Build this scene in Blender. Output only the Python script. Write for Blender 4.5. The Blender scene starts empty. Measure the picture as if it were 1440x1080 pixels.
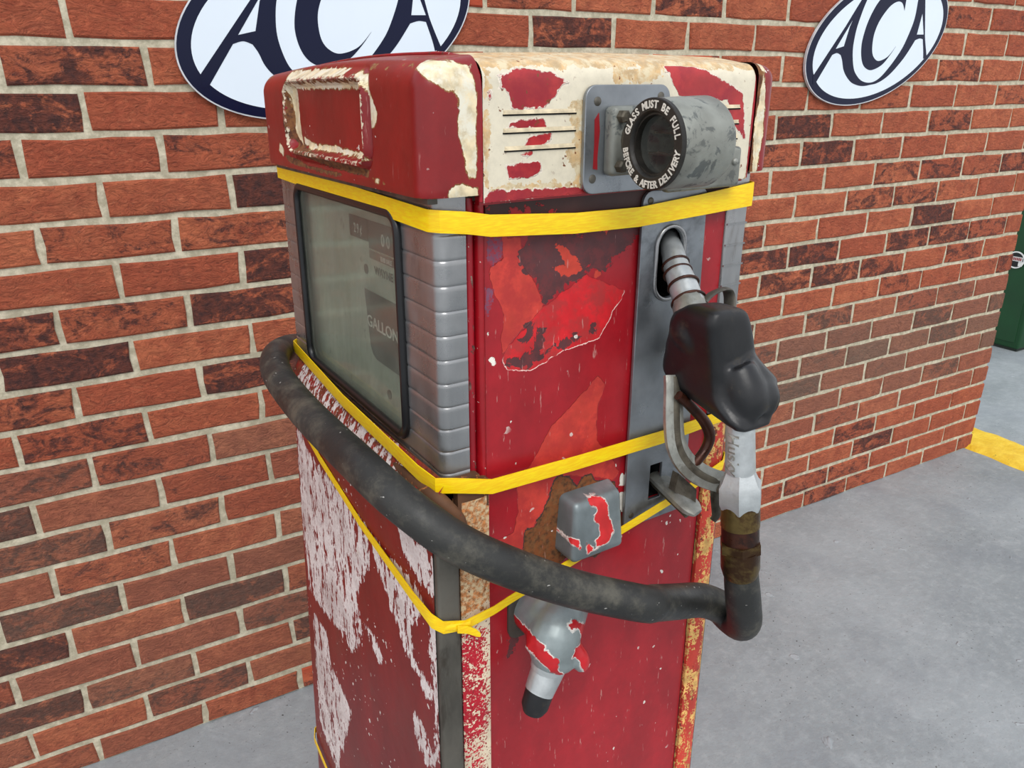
import bpy, bmesh, math, random
import numpy as np
from mathutils import Matrix, Vector
random.seed(7); rng = np.random.default_rng(7)
scene = bpy.context.scene
COL = scene.collection
# ------------------------------------------------------------------ camera
CAM = (-0.0269, -1.5857, 1.3993)
yaw, pitch, roll = 0.5008, 0.3665, -0.0116
cf = Vector((math.sin(yaw)*math.cos(pitch), math.cos(yaw)*math.cos(pitch), -math.sin(pitch)))
cr_ = Vector((math.cos(yaw), -math.sin(yaw), 0)); cu_ = cr_.cross(cf)
cr2 = math.cos(roll)*cr_ + math.sin(roll)*cu_; cu2 = -math.sin(roll)*cr_ + math.cos(roll)*cu_
cd = bpy.data.cameras.new('camera'); cam = bpy.data.objects.new('camera', cd); COL.objects.link(cam)
cam.matrix_world = Matrix(((cr2.x, cu2.x, -cf.x, CAM[0]), (cr2.y, cu2.y, -cf.y, CAM[1]), (cr2.z, cu2.z, -cf.z, CAM[2]), (0, 0, 0, 1)))
cd.sensor_fit = 'HORIZONTAL'; cd.sensor_width = 36.0; cd.lens = 1065.6*36/1440
cd.clip_start = 0.02; cd.clip_end = 200
scene.camera = cam
# ------------------------------------------------------------------ light
scene.view_settings.view_transform = 'Standard'; scene.view_settings.look = 'None'
scene.view_settings.gamma = 1.0; scene.view_settings.use_curve_mapping = False
scene.view_settings.exposure = 0.12
world = bpy.data.worlds.new('sky'); scene.world = world; world.use_nodes = True
wn = world.node_tree; wn.nodes.clear()
wo = wn.nodes.new('ShaderNodeOutputWorld'); wb = wn.nodes.new('ShaderNodeBackground')
tc = wn.nodes.new('ShaderNodeTexCoord'); sx = wn.nodes.new('ShaderNodeSeparateXYZ'); rp = wn.nodes.new('ShaderNodeValToRGB')
wn.links.new(tc.outputs['Generated'], sx.inputs[0]); wn.links.new(sx.outputs['Z'], rp.inputs[0]); wn.links.new(rp.outputs[0], wb.inputs[0]); wn.links.new(wb.outputs[0], wo.inputs[0])
rp.color_ramp.elements[0].position = 0.0; rp.color_ramp.elements[0].color = (0.95, 0.97, 1.0, 1)
rp.color_ramp.elements[1].position = 1.0; rp.color_ramp.elements[1].color = (0.62, 0.68, 0.78, 1)
wb.inputs[1].default_value = 1.1
sd_ = bpy.data.lights.new('sun', 'SUN'); sun = bpy.data.objects.new('sun', sd_); COL.objects.link(sun)
sd_.energy = 1.7; sd_.angle = math.radians(35); sd_.color = (1.0, 0.97, 0.93)
sun.rotation_euler = Vector((0.30, 0.80, -1.0)).to_track_quat('-Z', 'Y').to_euler()   # soft light through cloud, from the yard side
D = {
 'sp_salmon': [[(0.0249,1.2912),(0.0438,1.2893),(0.0447,1.2657),(0.0535,1.2553),(0.06,1.245),(0.0643,1.2348),(0.0669,1.2275),(0.0572,1.2193),(0.0444,1.2102),(0.0333,1.201),(0.0254,1.1912),(0.0239,1.2054),(0.027,1.22),(0.0255,1.2338),(0.0179,1.2442),(0.0136,1.2605),(0.0144,1.2682),(0.0256,1.2733)],[(0.1389,1.1417),(0.1314,1.1226),(0.1305,1.1034),(0.1323,1.0865),(0.1534,1.0589),(0.1615,1.0428),(0.1547,1.0368),(0.1264,1.0476),(0.0957,1.0581),(0.0777,1.0466),(0.0708,1.0285),(0.0602,1.015),(0.0495,1.0117),(0.0479,0.9899),(0.0499,0.9664),(0.025,0.967),(0.0061,0.9827),(0.0065,1.0195),(0.0216,1.0135),(0.0372,1.0158),(0.0423,1.0375),(0.0404,1.0626),(0.0592,1.0862),(0.0762,1.1118),(0.1024,1.1308),(0.1219,1.1453),(0.1289,1.1532)]],
 'sp_bright': [[(0.0669,1.2275),(0.0932,1.2404),(0.1118,1.2492),(0.1244,1.2433),(0.1542,1.2306),(0.1581,1.2286),(0.1443,1.2113),(0.129,1.1877),(0.1092,1.1859),(0.0899,1.1835),(0.0746,1.179),(0.0579,1.172),(0.0496,1.1722),(0.0302,1.1775),(0.0238,1.1873),(0.0317,1.1998),(0.054,1.2156)]],
 'sp_dark': [[(0.0453,1.2929),(0.1152,1.2874),(0.1695,1.2891),(0.1702,1.2806),(0.1589,1.2704),(0.1431,1.2609),(0.133,1.2493),(0.1168,1.2542),(0.0998,1.2465),(0.0931,1.2447),(0.0799,1.2381),(0.0685,1.2301),(0.0618,1.2352),(0.06,1.2464),(0.0456,1.259),(0.0424,1.2752),(0.05,1.2847)],[(0.0429,1.2021),(0.0492,1.2136),(0.0573,1.2151),(0.0558,1.2055),(0.0477,1.1998)],[(0.0575,1.1995),(0.0607,1.2075),(0.0689,1.2075),(0.0675,1.1934),(0.0643,1.1868),(0.0745,1.1834),(0.0678,1.1803),(0.0463,1.1757),(0.027,1.1824),(0.027,1.1895),(0.0413,1.1882),(0.0544,1.1886)],[(0.0744,1.1893),(0.0897,1.1924),(0.1017,1.1976),(0.1088,1.1949),(0.102,1.1887),(0.0847,1.1859)],[(0.1192,1.2035),(0.1245,1.2056),(0.1249,1.1966),(0.1196,1.1945)]],
 'sp_orange': [[(0.0787,1.2804),(0.0887,1.2753),(0.1008,1.2658),(0.1064,1.2541),(0.0996,1.2521),(0.093,1.2488),(0.0794,1.2561),(0.0743,1.2621),(0.0892,1.2603),(0.0823,1.2706)],[(0.1204,1.2523),(0.1294,1.2498),(0.1243,1.2447),(0.1189,1.2469)],[(0.1291,1.2874),(0.1344,1.2869),(0.133,1.2801)]],
 'sp_rust': [[(0.0828,1.0584),(0.092,1.0591),(0.0995,1.0553),(0.1094,1.0423),(0.1148,1.0509),(0.1263,1.0502),(0.1345,1.0418),(0.157,1.0336),(0.1618,1.0215),(0.1559,1.017),(0.1648,1.0061),(0.1708,0.9785),(0.139,0.9539),(0.0987,0.9665),(0.0797,0.9589),(0.0553,0.9732),(0.0479,0.9917),(0.0495,1.0134),(0.0602,1.015),(0.0708,1.0285),(0.0778,1.0432)]],
 'sp_green': [[(0.0968,1.0238),(0.1081,1.0272),(0.1353,1.0259),(0.1573,1.0281),(0.1598,1.0203),(0.1436,1.0198),(0.1122,1.0207),(0.1052,1.0001),(0.1042,0.9736),(0.0966,0.969),(0.0887,0.9791),(0.0978,0.9937)]],
 'sp_white': [[(0.1646,1.0419),(0.1732,1.036),(0.1729,1.0253),(0.1634,1.0281)],[(0.1649,1.0205),(0.1747,1.014),(0.1752,0.9919),(0.1608,1.0038),(0.1583,1.0118)],[(0.0377,1.0888),(0.0411,1.0863),(0.0403,1.0842),(0.0369,1.0859)],[(0.0318,1.131),(0.0351,1.1287),(0.0335,1.1276)],[(0.0122,1.193),(0.0161,1.1902),(0.0191,1.1854),(0.016,1.1832),(0.0117,1.1896)],[(0.0102,1.2167),(0.012,1.215),(0.0113,1.2104),(0.0098,1.212)]],
 'sp_purple': [[(0.0109,1.2926),(0.0256,1.2911),(0.0253,1.2733),(0.0144,1.2688),(0.0115,1.2724)],[(0.009,1.2533),(0.0172,1.2496),(0.0164,1.2418),(0.011,1.224),(0.0088,1.235)]],
 'sp_low': [[(0.0438,0.9337),(0.0505,0.9227),(0.0424,0.8925),(0.0292,0.8771),(0.0341,0.9129)]],
 'cs_red': [[(0.0149,1.4106),(0.0327,1.4161),(0.0635,1.4139),(0.0765,1.4082),(0.0661,1.3976),(0.0557,1.3879),(0.0268,1.3885),(0.0238,1.3997),(0.0159,1.4029)],[(0.0238,1.3797),(0.0579,1.3813),(0.0581,1.3729),(0.0228,1.3732)],[(0.0434,1.3684),(0.0646,1.3711),(0.0626,1.3627),(0.0541,1.3588),(0.0372,1.3612)],[(0.031,1.3564),(0.0488,1.3565),(0.0415,1.3517)],[(0.0208,1.3478),(0.0543,1.3494),(0.0555,1.3424),(0.048,1.3377),(0.0249,1.3374)],[(0.1774,1.4222),(0.1965,1.4232),(0.2266,1.4163),(0.2746,1.3974),(0.2823,1.3559),(0.2635,1.3724),(0.255,1.3919),(0.2354,1.3903),(0.2102,1.3943),(0.1968,1.3954),(0.185,1.409)],[(0.0045,1.3303),(0.0952,1.3266),(0.1799,1.3237),(0.1809,1.312),(0.0956,1.3184),(0.0024,1.3203)],[(0.2503,1.3843),(0.2677,1.384),(0.2694,1.3722),(0.2574,1.3745)],[(0.0776,1.4066),(0.081,1.4049),(0.0788,1.4033)],[(0.0052,1.4014),(0.0091,1.4006),(0.0071,1.3951)],[(0.0964,1.4065),(0.1002,1.4057),(0.0988,1.4023)]],
 'cs_rust': [[(0.0793,1.3908),(0.0925,1.3932),(0.0975,1.3382),(0.0883,1.3262),(0.0806,1.3515),(0.0845,1.3687)],[(0.0017,1.4242),(0.0366,1.4247),(0.0327,1.4192),(0.0073,1.4198)],[(0.0016,1.4182),(0.0073,1.4152),(0.0065,1.3319),(0.0025,1.3321)],[(0.1232,1.4174),(0.1711,1.4212),(0.1771,1.4107),(0.1478,1.4055),(0.1238,1.4073)],[(0.0267,1.42),(0.0347,1.4185),(0.0327,1.4106),(0.0287,1.4138)],[(0.0045,1.3337),(0.0951,1.3312),(0.0954,1.3239),(0.0045,1.3269)]],
 'cf_cream': [[(0.3077,1.4228),(0.2216,1.4228),(0.1326,1.4209),(0.1311,1.4139),(0.2242,1.4136),(0.3077,1.4135)],[(0.111,1.4155),(0.0969,1.4171),(0.0841,1.4142),(0.0734,1.3997),(0.0629,1.3854),(0.0657,1.3787),(0.0719,1.3739),(0.0792,1.3744),(0.079,1.3878),(0.0839,1.4037),(0.0905,1.4097)],[(0.0072,1.4234),(-0.0627,1.4196),(-0.0745,1.4176),(-0.0739,1.4032),(-0.0642,1.4022),(-0.0567,1.4002),(-0.0365,1.4069),(-0.0236,1.415),(0.0047,1.4193)],[(0.0797,1.335),(0.0574,1.3354),(0.0541,1.3333),(0.0763,1.3324)],[(0.273,1.3603),(0.2403,1.3549),(0.1783,1.3561),(0.0847,1.3522),(0.0852,1.3486),(0.1797,1.3498),(0.2473,1.3495),(0.275,1.3533)],[(0.2931,1.4108),(0.0906,1.4091),(0.0877,1.4035),(0.2828,1.4053)],[(0.2993,1.4109),(0.2827,1.4057),(0.2804,1.3651),(0.2731,1.3499),(0.2969,1.3611)],[(0.342,1.3521),(0.3275,1.3455),(0.3335,1.3378),(0.3487,1.3425)]],
 'cf_rust': [[(0.3109,1.4136),(0.0903,1.411),(0.0816,1.4063),(0.2934,1.41),(0.3097,1.3642),(0.2838,1.3442),(0.2025,1.3373),(0.0874,1.3351),(0.0863,1.3415),(0.1907,1.3444),(0.2642,1.3504),(0.2876,1.3615),(0.2887,1.4057),(0.3214,1.3638),(0.3218,1.3816)],[(-0.0333,1.4169),(-0.0598,1.4118),(-0.0594,1.4034),(-0.0495,1.4056)],[(0.3356,1.3414),(0.2459,1.3344),(0.146,1.3334),(0.1559,1.3296),(0.3061,1.3322)]],
 'cf_side': [[(-0.022,1.4213),(-0.0092,1.4179),(-0.0048,1.3976),(-0.0045,1.3389),(-0.0121,1.34),(-0.017,1.3561),(-0.0205,1.3761),(-0.0191,1.3942),(-0.0251,1.4096)],[(-0.0288,1.3328),(-0.0197,1.3373),(-0.0046,1.3324),(-0.0047,1.3258),(-0.0289,1.3264)],[(-0.0508,1.4226),(-0.0234,1.4218),(-0.0077,1.4185),(-0.0122,1.4096),(-0.0167,1.4037),(-0.0225,1.4023),(-0.0268,1.3997),(-0.0324,1.4024),(-0.0399,1.4071),(-0.0444,1.4136),(-0.0456,1.4176),(-0.0563,1.4189)]],
 'ld_white': [[(0.3479,1.1078),(0.2209,1.0956),(0.1209,1.0923),(0.0538,1.09),(0.0101,1.0815),(-0.0026,1.067),(0.0573,1.0598),(0.1663,1.051),(0.279,1.0499),(0.3713,1.0595)],[(0.3795,1.0036),(0.3212,0.9876),(0.2449,0.9875),(0.1385,0.9815),(0.1351,0.9407),(0.1875,0.8739),(0.1759,0.8137),(0.2176,0.7696),(0.2661,0.7738),(0.3166,0.7628),(0.383,0.7557),(0.3939,0.8294)],[(0.1392,0.9769),(0.0668,0.9791),(0.0195,0.9755),(0.0059,0.961),(0.0228,0.9384),(0.0667,0.9054),(0.0919,0.9147),(0.1144,0.9524)],[(0.0697,1.0241),(-0.0159,1.0255),(-0.0128,0.9803),(0.0039,0.9849),(0.0409,0.9936)],[(0.3757,0.7252),(0.3159,0.7295),(0.3117,0.6863),(0.2372,0.662),(0.2787,0.5803),(0.3256,0.4877),(0.3952,0.5217)],[(0.0003,0.9569),(-0.0122,0.9725),(-0.0103,0.8609),(-0.0106,0.7969),(0.0008,0.7866),(-0.0021,0.871)],[(0.0713,0.9401),(0.046,0.9435),(0.0417,0.9054),(0.0286,0.8728),(0.0452,0.8691),(0.0632,0.8907)],[(0.0481,0.8049),(0.0332,0.8215),(0.0178,0.812),(0.0008,0.7866),(0.0213,0.7682),(0.0398,0.7843)],[(0.1604,0.8435),(0.1391,0.8482),(0.1122,0.8296),(0.1333,0.8192)],[(0.0278,0.8818),(0.0126,0.8764),(-0.0053,0.8735),(0.0062,0.8603),(0.0264,0.8617)]],
 'ld_rust': [[(0.3541,1.115),(-0.0564,1.112),(-0.0542,1.0667),(-0.0026,1.067),(0.0883,1.0756),(0.2029,1.0775),(0.3665,1.075)]],
 'knob_red': [[(0.1087,1.0354),(0.1114,1.0374),(0.1246,1.0376),(0.131,1.0275),(0.1304,1.0218),(0.1319,1.0118),(0.1376,0.9995),(0.1368,0.9962),(0.1329,0.9958),(0.1294,0.9881),(0.1138,0.9892),(0.1125,0.9966),(0.1191,0.9987),(0.1188,1.004),(0.1185,1.0093),(0.1134,1.0161),(0.1131,1.0213),(0.1178,1.0232),(0.1176,1.0267),(0.1098,1.0317)],[(0.085,1.0052),(0.0934,1.0023),(0.0976,0.9896),(0.087,0.9994)],[(0.1019,0.9994),(0.11,0.9888),(0.1159,0.9867),(0.1025,0.9853)]],
 'spo_red': [[(0.0298,0.9567),(0.0358,0.951),(0.03,0.9424),(0.0288,0.9324),(0.0388,0.9254),(0.0396,0.9171),(0.0478,0.9107),(0.0481,0.8984),(0.058,0.8869),(0.0692,0.8859),(0.0683,0.8694),(0.0511,0.8845),(0.0344,0.9059),(0.0224,0.926),(0.0222,0.9457)],[(0.0607,0.9387),(0.0689,0.9407),(0.0846,0.9288),(0.0922,0.9175),(0.0903,0.8932),(0.0879,0.8831),(0.0867,0.8765),(0.0778,0.882),(0.0702,0.8994),(0.063,0.9054),(0.0655,0.9166),(0.0782,0.9111),(0.075,0.9247),(0.0705,0.932),(0.0636,0.9335)]],
 'spout': [(0.2234,0.02,1.2689,0.0096),(0.211,0.0,1.2611,0.0107),(0.2026,-0.018,1.2466,0.0118),(0.1995,-0.03,1.2348,0.013),(0.1971,-0.04,1.224,0.0135),(0.1935,-0.05,1.2163,0.014)],
 'spout_rings': [(0.2043,-0.014,1.2496,0.0125),(0.202,-0.02,1.2431,0.0131),(0.1994,-0.031,1.2343,0.0142),(0.1972,-0.041,1.2222,0.0154)],
 'collar': [(0.1954,-0.042,1.2221,0.0148),(0.1936,-0.048,1.2171,0.0159),(0.1908,-0.054,1.2124,0.0158)],
 'coverA': [(0.1927,-0.052,1.2129,0.0159),(0.1863,-0.058,1.2024,0.0183),(0.1809,-0.062,1.1847,0.0196),(0.1778,-0.062,1.1653,0.0184),(0.187,-0.066,1.1491,0.0161)],
 'coverB': [(0.2021,-0.088,1.2046,0.0148),(0.2056,-0.09,1.1891,0.018),(0.2075,-0.094,1.1703,0.02),(0.2088,-0.1,1.1534,0.0213)],
 'coverC': [(0.2048,-0.1,1.1562,0.0212),(0.2103,-0.106,1.1471,0.0206),(0.2152,-0.112,1.1413,0.0181),(0.2156,-0.118,1.1413,0.0161)],
 'coverD': [(0.1874,-0.07,1.187,0.0188),(0.1934,-0.08,1.1623,0.0202),(0.2029,-0.09,1.1447,0.0215),(0.2118,-0.095,1.139,0.0216)],
 'coverE': [(0.1981,-0.07,1.206,0.0113),(0.202,-0.078,1.1931,0.015),(0.2005,-0.085,1.169,0.0188)],
 'nose': [(0.215,-0.112,1.1427,0.0174),(0.2175,-0.118,1.1409,0.0174),(0.2193,-0.122,1.1399,0.0155),(0.2207,-0.124,1.1396,0.0117)],
 'guard': [(0.1801,-0.046,1.1559,0.0075),(0.1782,-0.05,1.1458,0.0078),(0.1754,-0.056,1.1171,0.0082),(0.1764,-0.06,1.0955,0.0082),(0.1833,-0.064,1.0787,0.0083),(0.1954,-0.07,1.0646,0.0084),(0.2087,-0.078,1.0561,0.0081),(0.2194,-0.088,1.053,0.0081)],
 'lever': [(0.1752,-0.06,1.1422,0.0045),(0.1906,-0.062,1.1283,0.0049),(0.2048,-0.066,1.1123,0.0053),(0.212,-0.068,1.0968,0.0054),(0.2081,-0.068,1.0832,0.005),(0.1964,-0.068,1.0731,0.0047),(0.1898,-0.066,1.0682,0.004)],
 'grip': [(0.2025,-0.11,1.1275,0.0127),(0.2023,-0.112,1.1141,0.0128),(0.2049,-0.114,1.0817,0.0134),(0.2052,-0.115,1.0721,0.0179),(0.2058,-0.115,1.0677,0.0192),(0.2071,-0.116,1.052,0.0193),(0.2078,-0.116,1.0466,0.0175)],
 'ring_a': [(0.2073,-0.116,1.0504,0.0174),(0.2084,-0.118,1.0276,0.0176)],
 'ring_b': [(0.2083,-0.118,1.0284,0.0169),(0.2104,-0.119,1.0065,0.0171)],
 'nut': [(0.2097,-0.119,1.0113,0.0197),(0.21,-0.12,1.0019,0.0198)],
 'ring_c': [(0.2097,-0.12,1.0043,0.0178),(0.2115,-0.121,0.9844,0.0179),(0.2127,-0.121,0.9762,0.016)],
 'clip': [(0.209,-0.082,1.0511,0.0047),(0.2104,-0.084,1.0388,0.0054),(0.2134,-0.085,1.0216,0.0058),(0.2097,-0.084,1.0146,0.0048)],
 'hang_hook': [(0.2014,-0.056,1.2242,0.0032),(0.2117,-0.054,1.2288,0.0032),(0.2264,-0.05,1.2298,0.0032),(0.2412,-0.045,1.2274,0.0046),(0.246,-0.045,1.2193,0.0053),(0.2424,-0.05,1.2074,0.006)],
 'tongue': [(0.2169,0.005,1.022,0.0075),(0.2144,-0.012,1.0204,0.0081),(0.2127,-0.035,1.0176,0.0093),(0.2134,-0.052,1.0118,0.0085),(0.2145,-0.06,1.009,0.0035)],
 'spo_lump': [(0.0953,-0.012,0.9221,0.0213),(0.072,-0.03,0.9265,0.0247),(0.0583,-0.038,0.9181,0.0264),(0.0557,-0.04,0.9018,0.0231),(0.0526,-0.04,0.8891,0.0177)],
 'spo_chrome': [(0.0534,-0.04,0.8921,0.017),(0.0519,-0.04,0.8844,0.0171),(0.0512,-0.04,0.8814,0.0161),(0.0403,-0.042,0.8629,0.0143)],
 'spo_tip': [(0.0419,-0.042,0.8655,0.014),(0.0349,-0.043,0.8494,0.0133),(0.0333,-0.043,0.8434,0.0103)],
 'hose': [(0.2292,-0.1081,0.9673,0.0165),(0.2268,-0.1147,0.9481,0.0165),(0.2322,-0.1151,0.9217,0.0168)],
 'hose2': [(0.1071,-0.1012,0.9731,0.0165),(0.0427,-0.0808,1.0021,0.0165),(-0.0164,-0.0609,1.0372,0.0168),(-0.0477,-0.0458,1.0594,0.0168),(-0.0646,-0.0292,1.0742,0.0168),(-0.0814,0.0018,1.0908,0.0168),(-0.0909,0.0558,1.1012,0.0168),(-0.0935,0.1426,1.1018,0.0168),(-0.0929,0.2239,1.1021,0.0168),(-0.0901,0.2954,1.1064,0.0168),(-0.0736,0.3665,1.104,0.0168),(-0.0413,0.4369,1.0905,0.0168),(0.0022,0.5133,1.0659,0.0168)],
}
# ------------------------------------------------------------------ node helpers
def lin(c):
    o = []
    for v in c[:3]:
        v = v/255.0
        o.append(v/12.92 if v <= .04045 else ((v+.055)/1.055)**2.4)
    return (*o, 1.0)
class G:
    def __init__(s, name):
        s.m = bpy.data.materials.new(name); s.m.use_nodes = True; s.t = s.m.node_tree; s.t.nodes.clear()
        s.out = s.n('ShaderNodeOutputMaterial'); s.b = s.n('ShaderNodeBsdfPrincipled'); s.t.links.new(s.b.outputs[0], s.out.inputs[0])
    def n(s, k): return s.t.nodes.new(k)
    def put(s, sock, v):
        if isinstance(v, bpy.types.NodeSocket): s.t.links.new(v, sock)
        elif v is not None:
            if sock.type == 'RGBA' and not hasattr(v, '__len__'): v = (v, v, v, 1)
            sock.default_value = v
    def obj(s): return s.n('ShaderNodeTexCoord').outputs['Object']
    def attr(s, a, out='Fac'):
        k = s.n('ShaderNodeAttribute'); k.attribute_name = a; return k.outputs[out]
    def scale(s, v, sc, loc=(0, 0, 0)):
        k = s.n('ShaderNodeMapping'); s.put(k.inputs[0], v); k.inputs['Scale'].default_value = sc; s.put(k.inputs['Location'], loc); return k.outputs[0]
    def noise(s, v, sc, det=4, rough=.55, dist=0):
        k = s.n('ShaderNodeTexNoise'); s.put(k.inputs['Vector'], v); k.inputs['Scale'].default_value = sc; k.inputs['Detail'].default_value = det
        k.inputs['Roughness'].default_value = rough; k.inputs['Distortion'].default_value = dist; return k.outputs[0]
    def vor(s, v, sc, out=0, feat='F1'):
        k = s.n('ShaderNodeTexVoronoi'); k.feature = feat; s.put(k.inputs['Vector'], v); k.inputs['Scale'].default_value = sc; return k.outputs[out]
    def m2(s, op, a, b=0.0, c=None):
        k = s.n('ShaderNodeMath'); k.operation = op; s.put(k.inputs[0], a); s.put(k.inputs[1], b)
        if c is not None: s.put(k.inputs[2], c)
        return k.outputs[0]
    def rng(s, v, a, b, lo=0.0, hi=1.0, smooth=True):
        k = s.n('ShaderNodeMapRange'); k.interpolation_type = 'SMOOTHSTEP' if smooth else 'LINEAR'; k.clamp = True
        s.put(k.inputs[0], v); k.inputs[1].default_value = a; k.inputs[2].default_value = b; k.inputs[3].default_value = lo; k.inputs[4].default_value = hi; return k.outputs[0]
    def mix(s, f, a, b, mode='MIX'):
        k = s.n('ShaderNodeMix'); k.data_type = 'RGBA'; k.blend_type = mode
        s.put(k.inputs['Factor'], f); s.put(k.inputs[6], a); s.put(k.inputs[7], b); return k.outputs[2]
    def fmix(s, f, a, b):
        k = s.n('ShaderNodeMix'); k.data_type = 'FLOAT'; s.put(k.inputs[0], f); s.put(k.inputs[2], a); s.put(k.inputs[3], b); return k.outputs[0]
    def bump(s, h, strength=.4, dist=.002, prev=None):
        k = s.n('ShaderNodeBump'); k.inputs['Strength'].default_value = strength; k.inputs['Distance'].default_value = dist; s.put(k.inputs['Height'], h)
        if prev is not None: s.put(k.inputs['Normal'], prev)
        return k.outputs[0]
    def done(s, col, rough=.5, metal=0.0, normal=None, **kw):
        s.put(s.b.inputs['Base Color'], col); s.put(s.b.inputs['Roughness'], rough); s.put(s.b.inputs['Metallic'], metal)
        if normal is not None: s.put(s.b.inputs['Normal'], normal)
        for k, v in kw.items(): s.put(s.b.inputs[k.replace('_', ' ')], v)
        return s.m

def vary(g, o, c, sc=30, amt=.25, st=(1, 1, 1), det=4):
    f = g.noise(g.scale(o, st), sc, det); lo = tuple(x*(1-amt) for x in c[:3])+(1,); hi = tuple(min(1, x*(1+amt)) for x in c[:3])+(1,)
    return g.mix(g.rng(f, .3, .7), lo, hi)

def worn(name, base, layers, rough=.42, amt=.22, vst=(1, 1, .5), chips=None, scratch=.0, bump=.5, metal=0.0, dirt=None):
    """weathered paint: each layer is a patch stored as a signed distance on the mesh, its border roughened by noise"""
    g = G(name); o = g.obj(); col = vary(g, o, lin(base), 18, amt, vst); r = rough; mt = metal; h = None
    col = g.mix(g.rng(g.noise(o, 90, 6, .7), .35, .75, 0, .18), col, lin([x*.55 for x in base]))
    for L in layers:
        d = g.attr(L['a']) if L.get('a') else L.get('bias', 0.0)
        nz = g.noise(g.scale(o, L.get('st', (1, 1, 1))), L.get('sc', 140), 5, .62, L.get('dist', .3))
        v = g.m2('MULTIPLY_ADD', g.m2('SUBTRACT', nz, .5), L.get('amp', .008)*2, d)
        if L.get('sc2'):
            n2 = g.noise(g.scale(o, L.get('st2', (1, 1, 1))), L['sc2'], 4, .6); v = g.m2('MULTIPLY_ADD', g.m2('SUBTRACT', n2, .5), L['amp2']*2, v)
        k = g.rng(v, -.00025, .00025)
        c = vary(g, o, lin(L['c']), L.get('vs', 40), L.get('va', .2), L.get('vst', (1, 1, 1)))
        if L.get('c2'):
            c = g.mix(g.rng(g.noise(o, L.get('c2s', 60), 6, .7), .42, .62), c, lin(L['c2']))
        col = g.mix(g.m2('MULTIPLY', k, L.get('op', 1.0)), col, c)
        if L.get('e'):
            ew = L.get('ew', .0012)
            ek = g.m2('SUBTRACT', 1.0, g.rng(g.m2('ABSOLUTE', v), ew*.4, ew)); 
            if L.get('em'): ek = g.m2('MULTIPLY', ek, g.attr(L['em']))
            ek = g.m2('MULTIPLY', ek, g.rng(g.noise(o, 70, 2), L.get('eth', .35), L.get('eth', .35)+.12))
            col = g.mix(ek, col, lin(L['e']))
        r = g.fmix(k, r, L.get('r', .6)); mt = g.fmix(k, mt, L.get('m', 0.0))
        hk = g.m2('MULTIPLY', k, -L.get('dep', 1.0)); h = hk if h is None else g.m2('ADD', h, hk)
    if chips:
        n1 = g.noise(o, chips.get('sc', 160), 2, .4); n2 = g.noise(o, 12, 2)
        ck = g.m2('MULTIPLY', g.rng(n1, chips['th'], chips['th']+.015), g.rng(n2, .45, .55)); col = g.mix(ck, col, lin(chips.get('c', (225, 215, 205))))
    if scratch:
        sn = g.noise(g.scale(o, (1, 1, .12)), 300, 3, .7); col = g.mix(g.rng(sn, .66, .70, 0, scratch), col, lin((205, 160, 150)))
    if dirt:
        col = g.mix(g.m2('MULTIPLY', g.rng(g.noise(o, 9, 5, .65, .4), .42, .7), dirt[1]), col, lin(dirt[0]))
    fine = g.noise(o, 420, 4, .6)
    nb = g.bump(fine, .10, .0006)
    if h is not None: nb = g.bump(h, bump, .0012, nb)
    nb = g.bump(g.noise(o, 14, 3), .25, .004, nb)
    return g.done(col, r, mt, nb)

def metal(name, c, rough=.35, amt=.25, sc=40, metallic=.85, st=(1, 1, 1), stain=None, bump=.12):
    g = G(name); o = g.obj(); col = vary(g, o, lin(c), sc, amt, st)
    if stain: col = g.mix(g.m2('MULTIPLY', g.rng(g.noise(g.scale(o, st), stain[1], 6, .68, .4), stain[2], stain[2]+.14), stain[3] if len(stain) > 3 else .85), col, lin(stain[0]))
    rr = g.rng(g.noise(o, sc*1.7, 5), .3, .75, rough*.75, min(1, rough*1.45))
    return g.done(col, rr, metallic, g.bump(g.noise(o, 260, 5, .65), bump, .0008))

def plain(name, c, rough=.5, metallic=0.0, amt=.15, sc=40, bump=.1, **kw):
    g = G(name); o = g.obj()
    return g.done(vary(g, o, lin(c), sc, amt), rough, metallic, g.bump(g.noise(o, 200, 4), bump, .0008), **kw)

# ------------------------------------------------------------------ object helpers
def tag(o, label=None, cat=None, group=None, kind=None):
    if label: o['label'] = label
    if cat: o['category'] = cat
    if group: o['group'] = group
    if kind: o['kind'] = kind
    return o
def empty(name, M, label, cat, group=None):
    o = bpy.data.objects.new(name, None); o.empty_display_size = .1; COL.objects.link(o); o.matrix_world = M; MW[o.name] = M.copy()
    return tag(o, label, cat, group)
MW = {}
def wmat(o): return MW.get(o.name, Matrix.Identity(4)) if o else Matrix.Identity(4)
def build(name, V, F, mat, parent=None, world=None, smooth=False, attrs=None, origin=None):
    """V: world-space vertices. The object inherits its parent's frame (or takes the frame `world`)."""
    V = np.asarray(V, float)
    M = world.copy() if world is not None else wmat(parent).copy()
    Mi = np.array(M.inverted()); L = V@Mi[:3, :3].T + Mi[:3, 3]
    me = bpy.data.meshes.new(name); me.from_pydata(L.tolist(), [], [tuple(int(i) for i in f) for f in F]); 
    if attrs:
        for k, a in attrs.items():
            at = me.attributes.new(k, 'FLOAT', 'POINT'); at.data.foreach_set('value', np.asarray(a, np.float32))
    me.materials.append(mat)
    if smooth:
        me.polygons.foreach_set('use_smooth', [True]*len(me.polygons))
    me.update()
    o = bpy.data.objects.new(name, me); COL.objects.link(o)
    if parent: o.parent = parent; o.matrix_parent_inverse = Matrix.Identity(4)
    else: o.matrix_world = M
    MW[o.name] = M
    return o
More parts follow.
